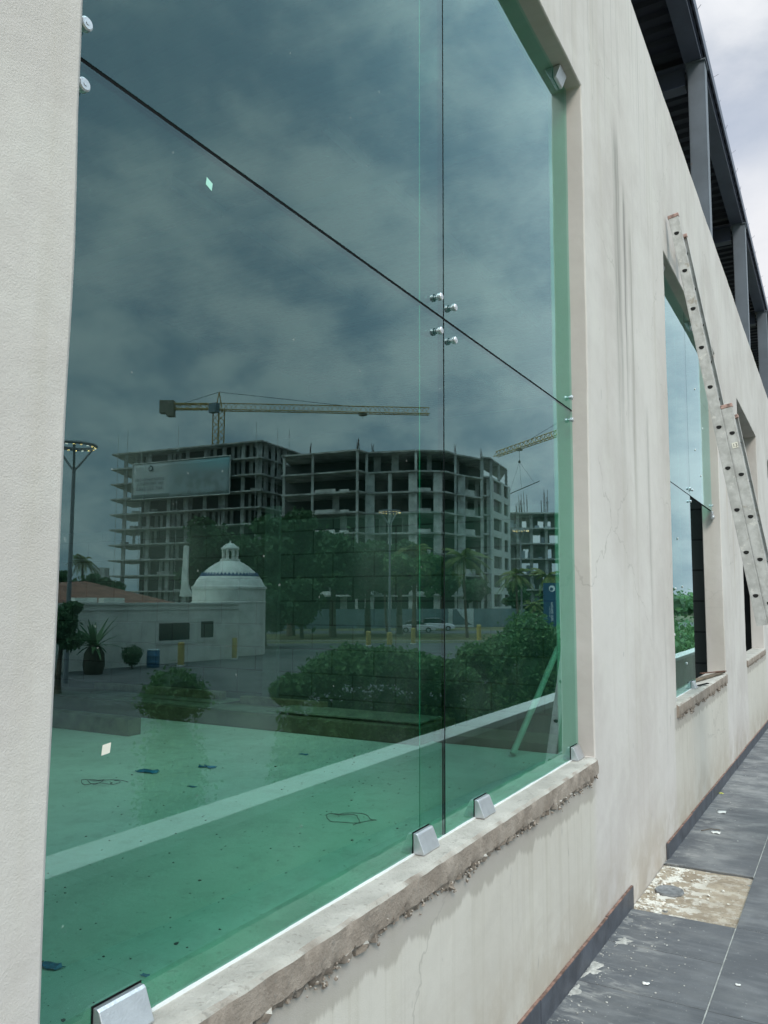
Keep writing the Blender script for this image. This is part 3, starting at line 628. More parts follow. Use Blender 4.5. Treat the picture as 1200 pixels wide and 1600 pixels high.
for px, py, s, lab in ((1128, 1270, .035, 'crumpled white paper scrap farther along the tiles'), (1119, 1302, .03, 'flattened pale scrap beside a thin twig'), (1009, 1538, .013, 'cream mortar flake alone on the nearest dark tiles'), (1127, 1240, .018, 'yellowish leaf scrap beside the skirting'), (1153, 1540, .009, 'small cream chip at the right of the nearest tiles')):
    p = on_plane(px, py, 'f', 0); random.seed(px); n = 5
    v = [(p.x+(i/(n-1)-.5)*s*2+random.gauss(0, s*.12), p.y+(j/(n-1)-.5)*s*1.8+random.gauss(0, s*.12), fz(p.y)+.003+abs(random.gauss(0, s*.16))) for i in range(n) for j in range(n)]
    o = MB().add(v, [(i*n+j, i*n+j+1, (i+1)*n+j+1, (i+1)*n+j) for i in range(n-1) for j in range(n-1)]).build('litter', PAP if 'yellow' not in lab else mat('yellow_leaf', (.5, .5, .1), .7), smooth=True)
    sm = o.modifiers.new('s', 'SOLIDIFY'); sm.thickness = .0012; tag(o, lab, 'litter', 'litter on the terrace tiles')
a = on_plane(1096, 1299, 'f', 0); b = on_plane(1125, 1298, 'f', 0)
tag(MB().path([(a.x, a.y, fz(a.y)+.005), ((a.x+b.x)/2, (a.y+b.y)/2+.02, fz(a.y)+.009), (b.x, b.y, fz(b.y)+.005)], .003, 5).build('twig', TIM), 'thin brown twig lying on the tiles beside the paper scrap', 'twig')
# parapet on the far side of the terrace
pw = empty('parapet_wall', (1.72, 0, 0)); tag(pw, 'long low beige parapet wall with a pale cap along the open side of the terrace', 'wall')
child(MB().box(1.745, 1.96, -6, 60, -2.2, .40).build('wall_body', mat('beige_render', (.52, .49, .43), .92, var=.12, scale=1.5, bump=.3)), pw)
child(MB().box(1.72, 1.98, -6, 60, .4005, .466).build('cap', mat('pale_cap', (.62, .61, .57), .85, var=.06), bevel=.006), pw)

# ------------------------------------------------------------------ ladder
def ladder():
    L = empty('ladder', (.55, 5.788, 0)); tag(L, 'worn aluminium extension ladder leaning against the wall between two windows', 'ladder')
    Y0 = 5.788; W = .40; off = Vector(L.location)
    d = Vector((.497, 0, -3.022)).normalized(); nrm = Vector((d.z, 0, -d.x)); nrm = -nrm if nrm.x < 0 else nrm    # out from the wall
    def stile(P, length, y, w=.074, inner=1, name='rail', hole=.0, n=9, z0=.12):
        # C channel: web facing out, two flanges turned in
        m_ = MB(); M = Matrix(((nrm.x, 0, d.x, P.x-off.x), (0, 1, 0, y-off.y), (nrm.z, 0, d.z, P.z-off.z), (0, 0, 0, 1)))
        s = inner; t = .003
        m_.box(0, w, min(0, s*t), max(0, s*t), 0, length, M)
        for a, b in ((0, t), (w-t, w)): m_.box(a, b, min(s*t, s*.026), max(s*t, s*.026), 0, length, M)
        for a in (.006, w-.012): m_.box(a, a+.006, min(0, -s*.0015), max(0, -s*.0015), 0, length, M)
        return m_.build(name, ALU, L), M
    DK = mat('rung_hollow', (.008, .008, .008), .9); FT = mat('red_plastic', (.34, .22, .19), .6, var=.5, scale=30)
    for sec, (P, ln, name) in enumerate(((Vector((.022, 0, 4.475)), 3.085, 'upper'), (Vector((.022, 0, 4.475))+d*1.53+nrm*.077, 3.15, 'base'))):
        for q, y in enumerate((Y0, Y0+W)):
            s = 1 if q == 0 else -1
            o, M = stile(P, ln, y, inner=s)
            pl = MB().box(-.003, .078, min(-s*.004, s*.03), max(-s*.004, s*.03), -.022, .006, M); pl.build('end_cap', FT, o, bevel=.004)
            n = int((ln-.1)/.305)+1
            for k in range(n):
                hl = MB()
                zc = .13+.305*k+(.06 if sec else 0)
                if zc > ln-.05: continue
                y_ = y-off.y-s*.0022
                c = M @ Vector((.037, 0, zc)); c.y = y_
                # D shaped open rung end
                v = []; nn = 14
                for a in range(nn):
                    t = 2*math.pi*a/nn; r = .0185; X = r*math.cos(t); Z = r*math.sin(t)*(.95 if math.sin(t) > 0 else .45)
                    v.append((c.x+X, c.y, c.z-Z)); 
                v += [(a, c.y+s*.02, b) for a, _, b in v[:nn]]
                hl.add(v, [tuple(range(nn)), tuple(range(nn, 2*nn))[::-1]]+[(a, (a+1) % nn, nn+(a+1) % nn, nn+a) for a in range(nn)]).build('rung_socket', DK, o)
        for k in range(int((ln-.1)/.305)+1):
            zc = .13+.305*k+(.06 if sec else 0)
            if zc > ln-.05: continue
            c0 = P+d*zc+nrm*.037
            MB().tube((c0.x-off.x, Y0+.004-off.y, c0.z-off.z), (c0.x-off.x, Y0+W-.004-off.y, c0.z-off.z), .015, n=10).build('rung', ALU, L, smooth=True)
        if sec:
            M = Matrix(((nrm.x, 0, d.x, P.x-off.x), (0, 1, 0, Y0-off.y), (nrm.z, 0, d.z, P.z-off.z), (0, 0, 0, 1)))
            lb = MB().box(.018, .058, -.0035, -.0022, .265, .305, M).build('number_label', mat('label_cream', (.68, .66, .58), .6), L)
            tx = text('13', .034, mat('label_ink', (.05, .05, .05), .7)); tx.parent = lb; c = M @ Vector((.038, -.0045, .297)); tx.location = c; tx.rotation_euler = (R(90), R(-8), 0)
    return L
def text(s, size, m_, ext=.0, spacing=1.):
    c = bpy.data.curves.new('lettering', 'FONT'); c.body = s; c.size = size; c.align_x = 'CENTER'; c.extrude = ext; c.space_character = spacing; c.resolution_u = 3
    o = bpy.data.objects.new('t', c); COL.objects.link(o); bpy.context.view_layer.update()
    me = bpy.data.meshes.new_from_object(o.evaluated_get(bpy.context.evaluated_depsgraph_get())); bpy.data.objects.remove(o)
    me.materials.clear(); me.materials.append(m_); me.name = 'lettering'; q = bpy.data.objects.new('lettering', me); COL.objects.link(q); return q
ladder()

# ================================================================== across the street (seen in the glass)
def foliage(name, mt, clumps, n, size, parent=None, flat=.6, seed=1):
    r = np.random.default_rng(seed); C = np.array([c[:3] for c in clumps]); S = np.array([c[3:6] for c in clumps]); vol = S.prod(1)**.66; k = r.choice(len(clumps), n, p=vol/vol.sum())
    u = r.normal(size=(n, 3)); u /= np.linalg.norm(u, axis=1)[:, None]; rad = r.uniform(.45, 1., n)**.45*(1+.12*r.normal(size=n)); rad = np.where(r.random(n) < .10, rad*r.uniform(1., 1.3, n), rad)
    p = C[k]+S[k]*u*rad[:, None]
    a = r.normal(size=(n, 3)); a += u*1.0; a /= np.linalg.norm(a, axis=1)[:, None]; b = np.cross(a, r.normal(size=(n, 3))); b /= np.linalg.norm(b, axis=1)[:, None]; c = np.cross(a, b)
    s = size*r.uniform(.5, 1.3, n)[:, None]
    V = np.stack([p-b*s, p-c*s*.55+a*s*.1, p+b*s, p+c*s*.55+a*s*.1], 1).reshape(-1, 3)
    me = bpy.data.meshes.new(name); me.from_pydata(V.tolist(), [], np.arange(4*n).reshape(n, 4).tolist()); me.update(); me.materials.append(mt)
    o = bpy.data.objects.new(name, me); COL.objects.link(o)
    if parent: o.parent = parent
    return o
def blob(name, mt, clumps, parent=None, K=.62):    # twiggy dark core so a crown is not hollow
    m_ = MB()
    for c in clumps:
        bm = bmesh.new(); bmesh.ops.create_icosphere(bm, subdivisions=2, radius=1); o = random.random()*30
        m_.add([(c[0]+p.co.x*c[3]*K*(1+.5*noise.noise(p.co*2+Vector((o, 0, 0)))), c[1]+p.co.y*c[4]*K*(1+.5*noise.noise(p.co*2+Vector((o, 0, 0)))), c[2]+p.co.z*c[5]*K) for p in bm.verts], [[v.index for v in f.verts] for f in bm.faces]); bm.free()
    return m_.build(name, mt, parent)
G0 = -2.2
def bush(px, py, rpx, dist, lab, mt=LF2, n=2600, size=.048, seed=1, group='bushes beyond the parapet', wide=1.):
    p = plan(px, dist); top = hz(py, dist); r = rpx*dist/FPX; o = empty('bush', (p.x, p.y, G0)); tag(o, lab, 'bush', group)
    H = top-G0; cl = []; random.seed(seed)
    for k in range(7):
        a = random.random()*6.28; q = random.uniform(0, .55)*r; cl.append((q*math.cos(a), q*math.sin(a), H-random.uniform(.35, .9)*r, r*.62, r*.62, r*.5))
    cl.append((0, 0, H*.42, r*1.0, r*1.0, H*.45)); cl.append((0, 0, H-r*.55, r*.8, r*.8, r*.55))
    foliage('foliage', mt, cl, n, size, o, seed=seed); blob('branches', LF1, [(c[0], c[1], c[2], *(q*.95 for q in c[3:])) for c in cl], o, .84)
    for k in range(12):
        pass
    return o
names = ['low leafy bush at the left end of the hedge', 'rounded vine covered bush, second along the hedge', 'broad leafy bush under the middle palms', 'leafy bush left of the glass joint', 'bush just left of the vertical glass joint', 'bush right behind the vertical glass joint', 'dark leafy bush right of the glass joint', 'bush at the foot of the tall mound', 'tallest rounded vine mound near the blue sign', 'bush to the right of the tall vine mound', 'last leafy bush beside the jamb']
for i, (px, py, r, dd) in enumerate(((462, 1052, 34, 11), (510, 1026, 42, 12), (558, 1012, 44, 12.5), (606, 1010, 44, 13), (655, 1020, 46, 13.5), (700, 1028, 42, 14), (748, 1008, 38, 15), (785, 990, 36, 16), (826, 962, 50, 17), (862, 976, 46, 18), (898, 985, 46, 19))):
    bush(px, py, r, dd, names[i], seed=20+i, n=7000)
bush(277, 1047, 56, 10.5, 'dome shaped green bush alone on the left, in front of the white building', seed=5, n=7000, size=.038)
for k in range(12):
    y = 22+k*4.2; x = 3.6+.4*math.sin(k); o = empty('bush', (x, y, G0)); tag(o, ['thick', 'loose', 'low', 'tall', 'spreading', 'pale', 'dense', 'small', 'wide', 'ragged', 'twiggy', 'round'][k]+' green bush in the long hedge line beyond the parapet, reflected in the second window', 'bush', 'bushes beyond the parapet')
    foliage('foliage', LF2, [(0, 0, 1.6, 1.4, 2.4, 1.5), (0, 1, 2.1, 1, 1.2, .7)], 1500, .11, o, seed=60+k); blob('branches', LF1, [(0, 0, 1.5, 1.4, 2.4, 1.5)], o)
# distant woods up the road
cl = []
random.seed(3)
for k in range(150):
    cl.append((random.uniform(28, 150), random.uniform(150, 330)*1.0, G0+random.uniform(2, 4.0), random.uniform(4, 8), random.uniform(4, 8), random.uniform(2.5, 4.5)))
wd = foliage('wood', LF2, cl, 16000, .8, seed=8); tag(wd, 'far green treeline beyond the road, reflected in the second window', 'trees', kind='stuff')
bl_ = blob('branches', LF1, cl, wd)
far_quad([(1000, 140), (1200, 60), (1285, 60), (1280, 140)], 'road', ASP, -2.17)

def tree(px, py, rpx, dist, lab, mt=LF1, n=2600, size=.3, seed=1, oval=.8, name='tree', base=None):
    p = plan(px, dist); top = hz(py, dist); r = rpx*dist/FPX; H = top-G0; o = empty(name, (p.x, p.y, G0)); tag(o, lab, 'tree', 'trees across the parking lot'); random.seed(seed)
    ch = min(H*.88, 2*r*oval); zc = H-ch/2; cl = [(0, 0, zc, r*.6, r*.6, ch*.35)]
    for k in range(13):
        a = random.random()*6.28; q = random.uniform(.35, .8)*r; z = zc+random.uniform(-.36, .36)*ch; cl.append((q*math.cos(a), q*math.sin(a), z, r*random.uniform(.24, .42), r*random.uniform(.24, .42), r*random.uniform(.2, .34)))
    foliage('crown', mt, cl, n, size, o, seed=seed)
    t = MB(); t.path([(0, 0, 0), (.1, .05, H*.2), (0, .1, zc-ch*.25), (0, 0, zc+ch*.2)], [.04*H, .032*H, .024*H, .008*H], 8)
    for c in cl[1:9]: t.path([(0, .05, zc-ch*.3), (c[0]*.5, c[1]*.5, (zc-ch*.3+c[2])/2+.2), c[:3]], [.014*H, .009*H, .004*H], 6)
    t.build('trunk', BARK, o, smooth=True); return o
for i, (px, py, r, dd, lab, mt, n) in enumerate((
    (412, 828, 40, 66, 'dark broad tree just right of the white dome', LF1, 3800), (455, 795, 62, 84, 'tallest dark tree in front of the unfinished blocks', LF1, 5200),
    (520, 818, 48, 82, 'dark tree to the right of the tallest one', LF1, 4200), (575, 835, 46, 86, 'dark leafy tree behind the middle street lamp', LF1, 3800), (625, 838, 42, 88, 'shadowy tree right of the middle street lamp', LF1, 3400),
    (648, 872, 44, 80, 'thin pale green umbrella shaped tree on the verge', LF2, 1500), (410, 900, 42, 64, 'lower dark tree hugging the curved white wall', LF1, 3000), (472, 905, 40, 78, 'low dark tree under the tallest tree', LF1, 2400),
    (336, 812, 50, 92, 'broad tree rising behind the white dome', LF1, 3800), (745, 900, 20, 120, 'small leafy tree behind the tall palm', LF1, 1200), (810, 905, 20, 118, 'small tree beside the far street lamp', LF1, 1200), (690, 880, 26, 118, 'small dark tree behind the glass joint', LF1, 1400),
    (118, 893, 34, 90, 'dark tree mass left of the tiled roof', LF1, 2000), (152, 898, 30, 92, 'dark tree right behind the tiled roof edge', LF1, 2000), (96, 938, 34, 32, 'dark leafy tree at the left corner of the white building', LF1, 3000), (88, 890, 24, 95, 'dark tree at the far left edge', LF1, 1600))):
    tree(px, py, r*1.12, dd, lab, mt, int(n*1.7), .33 if dd > 50 else .12, 100+i, 1.0 if i != 5 else .5)
def palm(px, py, rpx, dist, lab, seed, lean=.4, nf=22):
    p = plan(px, dist); zc = hz(py, dist)-G0; r = 1.3*rpx*dist/FPX; o = empty('palm_tree', (p.x, p.y, G0)); tag(o, lab, 'palm tree', 'palms across the parking lot'); random.seed(seed)
    t = MB(); n = 9; t.path([(lean*math.sin(k/(n-1)*1.5), 0, zc*k/(n-1)) for k in range(n)], [.17-.07*k/(n-1) for k in range(n)], 9); t.build('trunk', BARK, o, smooth=True)
    cx = lean*math.sin(1.5); f = MB()
    for k in range(nf):
        a = 2*math.pi*k/nf+random.uniform(-.15, .15); el = random.uniform(-.3, 1.1); L = r*random.uniform(.85, 1.15); pr = None; pts = []
        for q in range(9):
            s = q/8; h = L*s*math.cos(el*.75); z = L*s*math.sin(el)-L*.75*s*s*(1-.2*el); pts.append(Vector((cx+h*math.cos(a), h*math.sin(a), zc+z)))
        f.path(pts, .018, 4)
        sd = Vector((-math.sin(a), math.cos(a), 0))
        for q in range(1, 9):
            for w_ in (0, .33, .66):
                if q == 8 and w_: continue
                b = pts[q].lerp(pts[min(8, q+1)], w_); d = (pts[min(8, q+1)]-pts[q-1]).normalized(); ll = L*.27*math.sin(math.pi*min(1, (q+w_)/8*.85+.12))
                for s_ in (-1, 1):
                    e = b+sd*s_*ll*.8+d*ll*.4+Vector((0, 0, -ll*.45)); f.add([b-d*.02*r, b+d*.03*r, e], [(0, 1, 2)])
    f.build('fronds', LF3, o); return o
for i, a in enumerate(((730, 872, 36, 79, 'tallest yellowish palm just right of the vertical glass joint'), (650, 862, 30, 84, 'palm left of the vertical glass joint'), (812, 898, 24, 86, 'palm beside the far street lamp'), (862, 900, 26, 78, 'palm leaning over the blue sign'), (130, 876, 20, 100, 'dark palm silhouette between the left lamp and the tiled roof'), (838, 945, 16, 100, 'small drooping palm behind the vine mound'), (605, 900, 16, 96, 'thin palm behind the middle lamp'))):
    palm(*a, 200+i)
# agave-like plant and clipped shrub by the white building
p = plan(150, 40.5); o = empty('yucca_plant', (p.x, p.y, G0)); tag(o, 'stout dark yucca with curved leaves against the white wall', 'plant'); random.seed(5)
MB().lathe((0, 0, 0), [(.45, 0), (.55, .5), (.5, 1.1), (.25, 1.5), (0, 1.6)], 14).build('stem', mat('yucca_stem', (.06, .055, .04), .95, var=.4, scale=6), o, smooth=True)
f = MB()
for k in range(34):
    a = random.random()*6.28; el = random.uniform(.1, 1.3); L = random.uniform(1.3, 2.4); pv = None
    sd = Vector((-math.sin(a), math.cos(a), 0))*.10
    for q in range(6):
        s = q/5; P = Vector((L*s*math.cos(el*.8)*math.cos(a), L*s*math.cos(el*.8)*math.sin(a), 1.4+L*s*math.sin(el)-.5*s*s*L*(1-el/2))); w_ = sd*1.7*(1-s*.9)
        if pv: f.add([pv[0]-pv[1], pv[0]+pv[1], P+w_, P-w_], [(0, 1, 2, 3)])
        pv = (P, w_)
f.build('leaves', LF1, o)
p = plan(209, 43.6); o = empty('topiary_shrub', (p.x, p.y, G0)); tag(o, 'clipped dark shrub, wider at the top, in front of the white wall', 'shrub')
foliage('foliage', LF1, [(0, 0, .85, .52, .52, .45), (0, 0, .5, .35, .35, .3)], 1500, .07, o, seed=4); MB().tube((0, 0, 0), (0, 0, .8), .06, n=8).build('stem', BARK, o)

# white domed building
cb = empty('church', (0, 0, 0)); cA = plan(-60, 37); cB = plan(374, 52.3); n_ = (cB-cA).normalized(); pr = Vector((n_.y, -n_.x)); pr = pr if pr.dot(EF) > 0 else -pr
cb.location = (*cB, G0); tag(cb, 'white domed building with a red tiled roof across the parking lot', 'church')
def on(u, w_, h): q = cB-n_*u+pr*w_; return (q.x-cB.x, q.y-cB.y, h)
def cbox(mb, u0, u1, w0, w1, h0, h1): mb.add([on(u, w_, h) for u in (u0, u1) for w_ in (w0, w1) for h in (h0, h1)], [(0, 1, 3, 2), (4, 6, 7, 5), (0, 4, 5, 1), (2, 3, 7, 6), (0, 2, 6, 4), (1, 5, 7, 3)])
Lw = (cB-cA).length
q = MB(); cbox(q, 0, Lw, 0, 12, 0, 3.62); q.build('wall', WHT, cb)
q = MB(); cbox(q, -.05, Lw, -.12, 12.1, 3.62, 3.72); cbox(q, -.03, Lw, -.06, 12.05, 3.3, 3.42); q.build('cornice', mat('cream_trim', (.72, .73, .68), .8, var=.05), cb)
def cwin(u0, u1, h0, h1):
    q = MB(); cbox(q, u0, u1, -.012, -.004, h0, h1); o = q.build('window', DWG, cb)
    q = MB()
    for a in ((u0-.22, u1+.22, h1, h1+.22), (u0-.22, u1+.22, h0-.25, h0), (u0-.22, u0, h0, h1), (u1, u1+.22, h0, h1)): cbox(q, a[0], a[1], -.05, -.003, a[2], a[3])
    q.build('frame', MATS['cream_trim'], o)
def uof(px):    # where a bearing meets that wall
    best = min(((abs((plan(px, dd)-cA).cross(n_) if False else ((plan(px, dd)-cA).x*n_.y-(plan(px, dd)-cA).y*n_.x)), dd) for dd in np.linspace(30, 60, 600))); return (cB-plan(px, best[1])).dot(n_), best[1]
(u1, d1), (u0, d0) = uof(249), uof(297); cwin(u0, u1, hz(1001, d1)-G0, hz(974, d1)-G0)
(u1, d1), (u0, d0) = uof(314), uof(334); cwin(u0, u1, hz(996, d1)-G0, hz(970.5, d1)-G0)
# tiled hip roof behind the flat parapet
(ua, da), (ub, db_) = uof(90), uof(300)
rA, rB, rC, rD = on(ua+3, 1.5, 3.73), on(ub, 1.5, 3.73), on(ub, 11, 3.73), on(ua+3, 11, 3.73); r1, r2 = on(ua-4.0, 6, 5.0), on(ub+3.5, 6, 5.1)
mt, t, b = new('clay_tiles'); v = t.n('ShaderNodeTexCoord').outputs['Object']; wv = t.n('ShaderNodeTexWave'); wv.inputs['Scale'].default_value = 1.6; t.put(wv.inputs['Vector'], v)
t.put(b.inputs['Base Color'], t.mix(t.ss(t.noise(v, 1.5, 5.), .35, .65), (.24, .085, .05), (.38, .16, .10))); t.L.new(t.bump(wv.outputs[1], .8, .1), b.inputs['Normal'])
MB().add([rA, rB, rC, rD, r1, r2], [(0, 1, 5, 4), (1, 2, 5), (2, 3, 4, 5), (3, 0, 4)]).build('roof', mt, cb)
for px in (148, 192):
    (uu, dd) = uof(px); q = MB(); cbox(q, uu-.7, uu+.7, .8, 1.3, 3.73, 4.02); q.build('roof_vent', WHT, cb)
# dome
dcn = plan(358, 56)-cB; S = 56/FPX
pf = [(2.62, -.0), (2.62, 3.7), (2.66, 3.72), (2.66, 3.8), (2.6, 3.82), (2.6, (940-921)*S+3.8), (2.68, (940-920.5)*S+3.8), (2.68, (940-917)*S+3.8), (2.55, (940-916)*S+3.8)]
for rr, yy in ((52, 911), (48.5, 905), (44, 899.5), (39, 894), (32.5, 888), (24.5, 882), (17, 878), (13, 876.5)): pf.append((rr*S, (940-yy)*S+3.8))
dm = MB().lathe((dcn.x, dcn.y, 0), pf, 40).build('dome', WHT, cb, smooth=True)
q = MB(); zb = (940-899.8)*S+3.8; n = 48
for k in range(n):
    t0 = 2*math.pi*k/n; t1 = 2*math.pi*(k+.5)/n; t2 = 2*math.pi*(k+1)/n; rr = 44.6*S
    q.add([(dcn.x+rr*math.cos(t0), dcn.y+rr*math.sin(t0), zb), (dcn.x+rr*math.cos(t2), dcn.y+rr*math.sin(t2), zb), (dcn.x+(rr-.09)*math.cos(t1), dcn.y+(rr-.09)*math.sin(t1), zb+.24), (dcn.x+(rr-.3)*math.cos(t1), dcn.y+(rr-.3)*math.sin(t1), zb)], [(0, 1, 2), (0, 2, 3), (1, 3, 2)])
q.lathe((dcn.x, dcn.y, 0), [(44.9*S, zb-.12), (45.4*S, zb-.02), (44.4*S, zb+.03), (40*S, zb-.05)], 40); q.build('blue_tile_band', mat('blue_tiles', (.03, .08, .2), .4), dm)
ln = MB(); zl = (940-876.5)*S+3.8
ln.lathe((dcn.x, dcn.y, 0), [(.72, zl-.05), (.72, zl+.12), (.62, zl+.14), (0, zl+.15)], 16)
for k in range(8):
    t0 = 2*math.pi*(k+.5)/8; c, s_ = math.cos(t0), math.sin(t0); ln.tube((dcn.x+.52*c, dcn.y+.52*s_, zl+.1), (dcn.x+.52*c, dcn.y+.52*s_, zl+.86), .11, n=6)
ln.lathe((dcn.x, dcn.y, 0), [(.60, zl+.80), (.66, zl+.86), (.66, zl+.93), (.5, zl+1.08), (.28, zl+1.25), (.06, zl+1.34), (.05, zl+1.45), (0, zl+1.5)], 16)
ln.build('lantern', WHT, cb, smooth=True)
# curved white spire wall by the roof
pq = plan(289, 58)-cB; S2 = 58/FPX; pts = [(-14, 932), (17, 932), (9, 926), (4, 915), (2.5, 900), (2.5, 852), (-4.5, 852), (-6, 880), (-7, 900), (-7.5, 915)]
v = []
for w_ in (0, .35):
    for a, yy in pts: 
        e = pq+ER*(a*S2*.9 if a > -10 else -9*S2)+EF*w_; v.append((e.x, e.y, (940-yy)*S2+3.8))
n = len(pts); MB().add(v, [tuple(range(n)), tuple(range(n, 2*n))[::-1]]+[(i, (i+1) % n, n+(i+1) % n, n+i) for i in range(n)]).build('spire_wall', WHT, cb)
# bollards, barrel
YEL = mat('yellow_paint', (.46, .34, .10), .6, var=.2, scale=5)
def post(px, top, base_d, w_, lab, name='bollard', cat='bollard', mt=YEL, group='yellow bollards in the parking lot'):
    p = plan(px, base_d); o = empty(name, (p.x, p.y, G0)); h = hz(top, base_d)-G0; tag(o, lab, cat, group)
    MB().lathe((0, 0, 0), [(w_, 0), (w_, h-.06), (w_*.7, h), (0, h+.01)], 16).build('post', mt, o, smooth=True); MB().lathe((0, 0, 0), [(w_*1.3, 0), (w_*1.3, .08), (w_*1.01, .1), (w_*1.01, 0)], 16).build('base', CONL, o)
for a in ((285, 1003, 45.5, .19, 'wide yellow bollard under the big window of the white building'), (368, 996, 51, .17, 'yellow bollard at the curved corner of the white building'), (576, 986, 66, .22, 'yellow bollard left of the middle lamp post'), (646, 981, 69, .2, 'yellow bollard in front of the white cars'), (748, 976, 74, .22, 'yellow bollard under the tallest palm')): post(*a)
p = plan(242, 44.6); o = empty('barrel', (p.x, p.y, G0)); tag(o, 'blue plastic barrel standing by the white wall', 'barrel'); BB = mat('blue_barrel', (.03, .13, .27), .45, var=.15)
MB().lathe((0, 0, 0), [(.33, 0), (.36, .1), (.36, .3), (.375, .32), (.36, .35), (.36, .65), (.375, .68), (.36, .7), (.35, .95), (.33, 1.0)], 24).build('drum', BB, o, smooth=True); MB().lathe((0, 0, 0), [(.34, 1.001), (.35, 1.03), (.3, 1.05), (0, 1.05)], 24).build('lid', mat('pale_lid', (.5, .6, .62), .5), o)

# street lamps
LED = m_emit('lamp_led', (1., .62, .22), 5.); LED2 = m_emit('lamp_led_cool', (1., .9, .75), 3.); PG = mat('lamp_grey_paint', (.22, .24, .26), .5, var=.1)
def lamp(px, top, dist, lab, led=LED, yel=True, cool=None, rr=.98):
    p = plan(px, dist); H = hz(top, dist)-G0; o = empty('street_lamp', (p.x, p.y, G0)); tag(o, lab, 'street lamp', 'ring headed street lamps in the parking lot')
    MB().path([(0, 0, 0), (0, 0, H*.5), (0, 0, H-1.25)], [.12, .095, .08], 12).build('pole', PG, o, smooth=True)
    m_ = MB()
    for k in range(3):
        a = math.pi*.55+2*math.pi*k/3; m_.path([(0, 0, H-1.3), (.25*math.cos(a), .25*math.sin(a), H-1.0), (rr*.93*math.cos(a), rr*.93*math.sin(a), H-.12)], .055, 8)
    m_.build('arms', PG, o, smooth=True)
    m_ = MB(); n = 40; v = []
    for a, b in ((rr*.86, H-.14), (rr*1.0, H-.16), (rr*1.05, H-.07), (rr*.98, H+.0), (rr*.86, H-.02)):
        v += [(a*math.cos(2*math.pi*i/n), a*math.sin(2*math.pi*i/n), b) for i in range(n)]
    m_.add(v, [(j*n+i, j*n+(i+1) % n, ((j+1) % 5)*n+(i+1) % n, ((j+1) % 5)*n+i) for j in range(5) for i in range(n)]); rg = m_.build('ring', PG, o, smooth=True)
    for k in range(18):
        a = 2*math.pi*k/18; c = (rr*.93*math.cos(a), rr*.93*math.sin(a), H-.165); MB().tube((c[0], c[1], c[2]+.02), (c[0], c[1], c[2]-.015), .05, n=8).build('lamp_led', led if k % 3 else LED2, rg)
    if yel: MB().lathe((0, 0, 0), [(.26, 0), (.26, 1.05), (.12, 1.12), (0, 1.12)], 14).build('yellow_base', YEL, o)
lamp(107, 690, 36, 'nearest ring headed street lamp, tall at the left edge of the glass', yel=False)
lamp(609, 797, 68, 'ring headed street lamp in the middle, before the grey blocks'); lamp(815, 827, 88, 'farthest ring headed street lamp, by the white end wall')

# cars on the road
def car(px, dist, col, lab, ang=0., kind=0):
    p = plan(px, dist); o = empty('parked_car', (p.x, p.y, G0+.01), math.atan2(ER.y, ER.x)+ang); tag(o, lab, 'car', 'white cars parked on the road')
    body = [(-2.25, .35), (-2.27, .62), (-2.1, .88), (-1.35, .98), (-1.2, 1.0), (1.15, .96), (1.9, .82), (2.22, .66), (2.27, .42), (2.2, .3), (-2.15, .3)]
    cab = [(-1.75, .955), (-1.15, 1.38), (-.6, 1.46), (.2, 1.44), (1.15, .955)]
    if kind: cab = [(-2.0, .955), (-1.8, 1.55), (-.6, 1.64), (.3, 1.6), (1.15, .955)]
    def ext(pf, w0, w1, y_in=None):
        n = len(pf); v = [(a, -w0 if b < 1.1 else -w1, b) for a, b in pf]+[(a, w0 if b < 1.1 else w1, b) for a, b in pf]
        return MB().add(v, [tuple(range(n)), tuple(range(n, 2*n))[::-1]]+[(i, (i+1) % n, n+(i+1) % n, n+i) for i in range(n)])
    P = mat('white_car_paint', col, .25, var=.02)
    ext(body, .88, .88).build('body', P, o, bevel=.05, seg=3); ext(cab, .80, .62).build('cabin', mat('car_glass', (.02, .025, .03), .1), o, bevel=.04)
    rf = [(a*.93-.02, b+.012) for a, b in cab[1:-1]]; n = len(rf); MB().add([(a, -.6, b) for a, b in rf]+[(a, .6, b) for a, b in rf]+[(a, -.6, b-.04) for a, b in rf]+[(a, .6, b-.04) for a, b in rf], [(0, 1, n+1, n), (1, 2, n+2, n+1), (2*n, 3*n, 3*n+1, 2*n+1), (0, 2*n, 2*n+1, 1), (1, 2*n+1, 2*n+2, 2), (n, n+1, 3*n+1, 3*n), (n+1, n+2, 3*n+2, 3*n+1)]).build('roof_panel', P, o)
    for x in (-1.38, 1.36):
        for s_ in (-1, 1):
            w_ = MB().tube((x, s_*.72, .32), (x, s_*.9, .32), .33, n=22).build('wheel', mat('tyre', (.02, .02, .02), .8), o); MB().tube((x, s_*.90, .32), (x, s_*.915, .32), .2, n=14).build('rim', INOX, w_)
    for s_ in (-1, 1):
        MB().box(2.16, 2.262, s_*.72-.14, s_*.72+.14, .6, .72).build('headlight', mat('lens', (.6, .62, .65), .1), o); MB().box(-2.275, -2.2, s_*.72-.12, s_*.72+.12, .66, .82).build('tail_light', mat('red_lens', (.4, .02, .02), .2), o)
car(652, 95, (.78, .8, .82), 'white sedan parked nearer, on the left of the pair', 0); car(684, 101, (.70, .72, .74), 'white hatchback parked behind and to the right of the sedan', .06, 1)

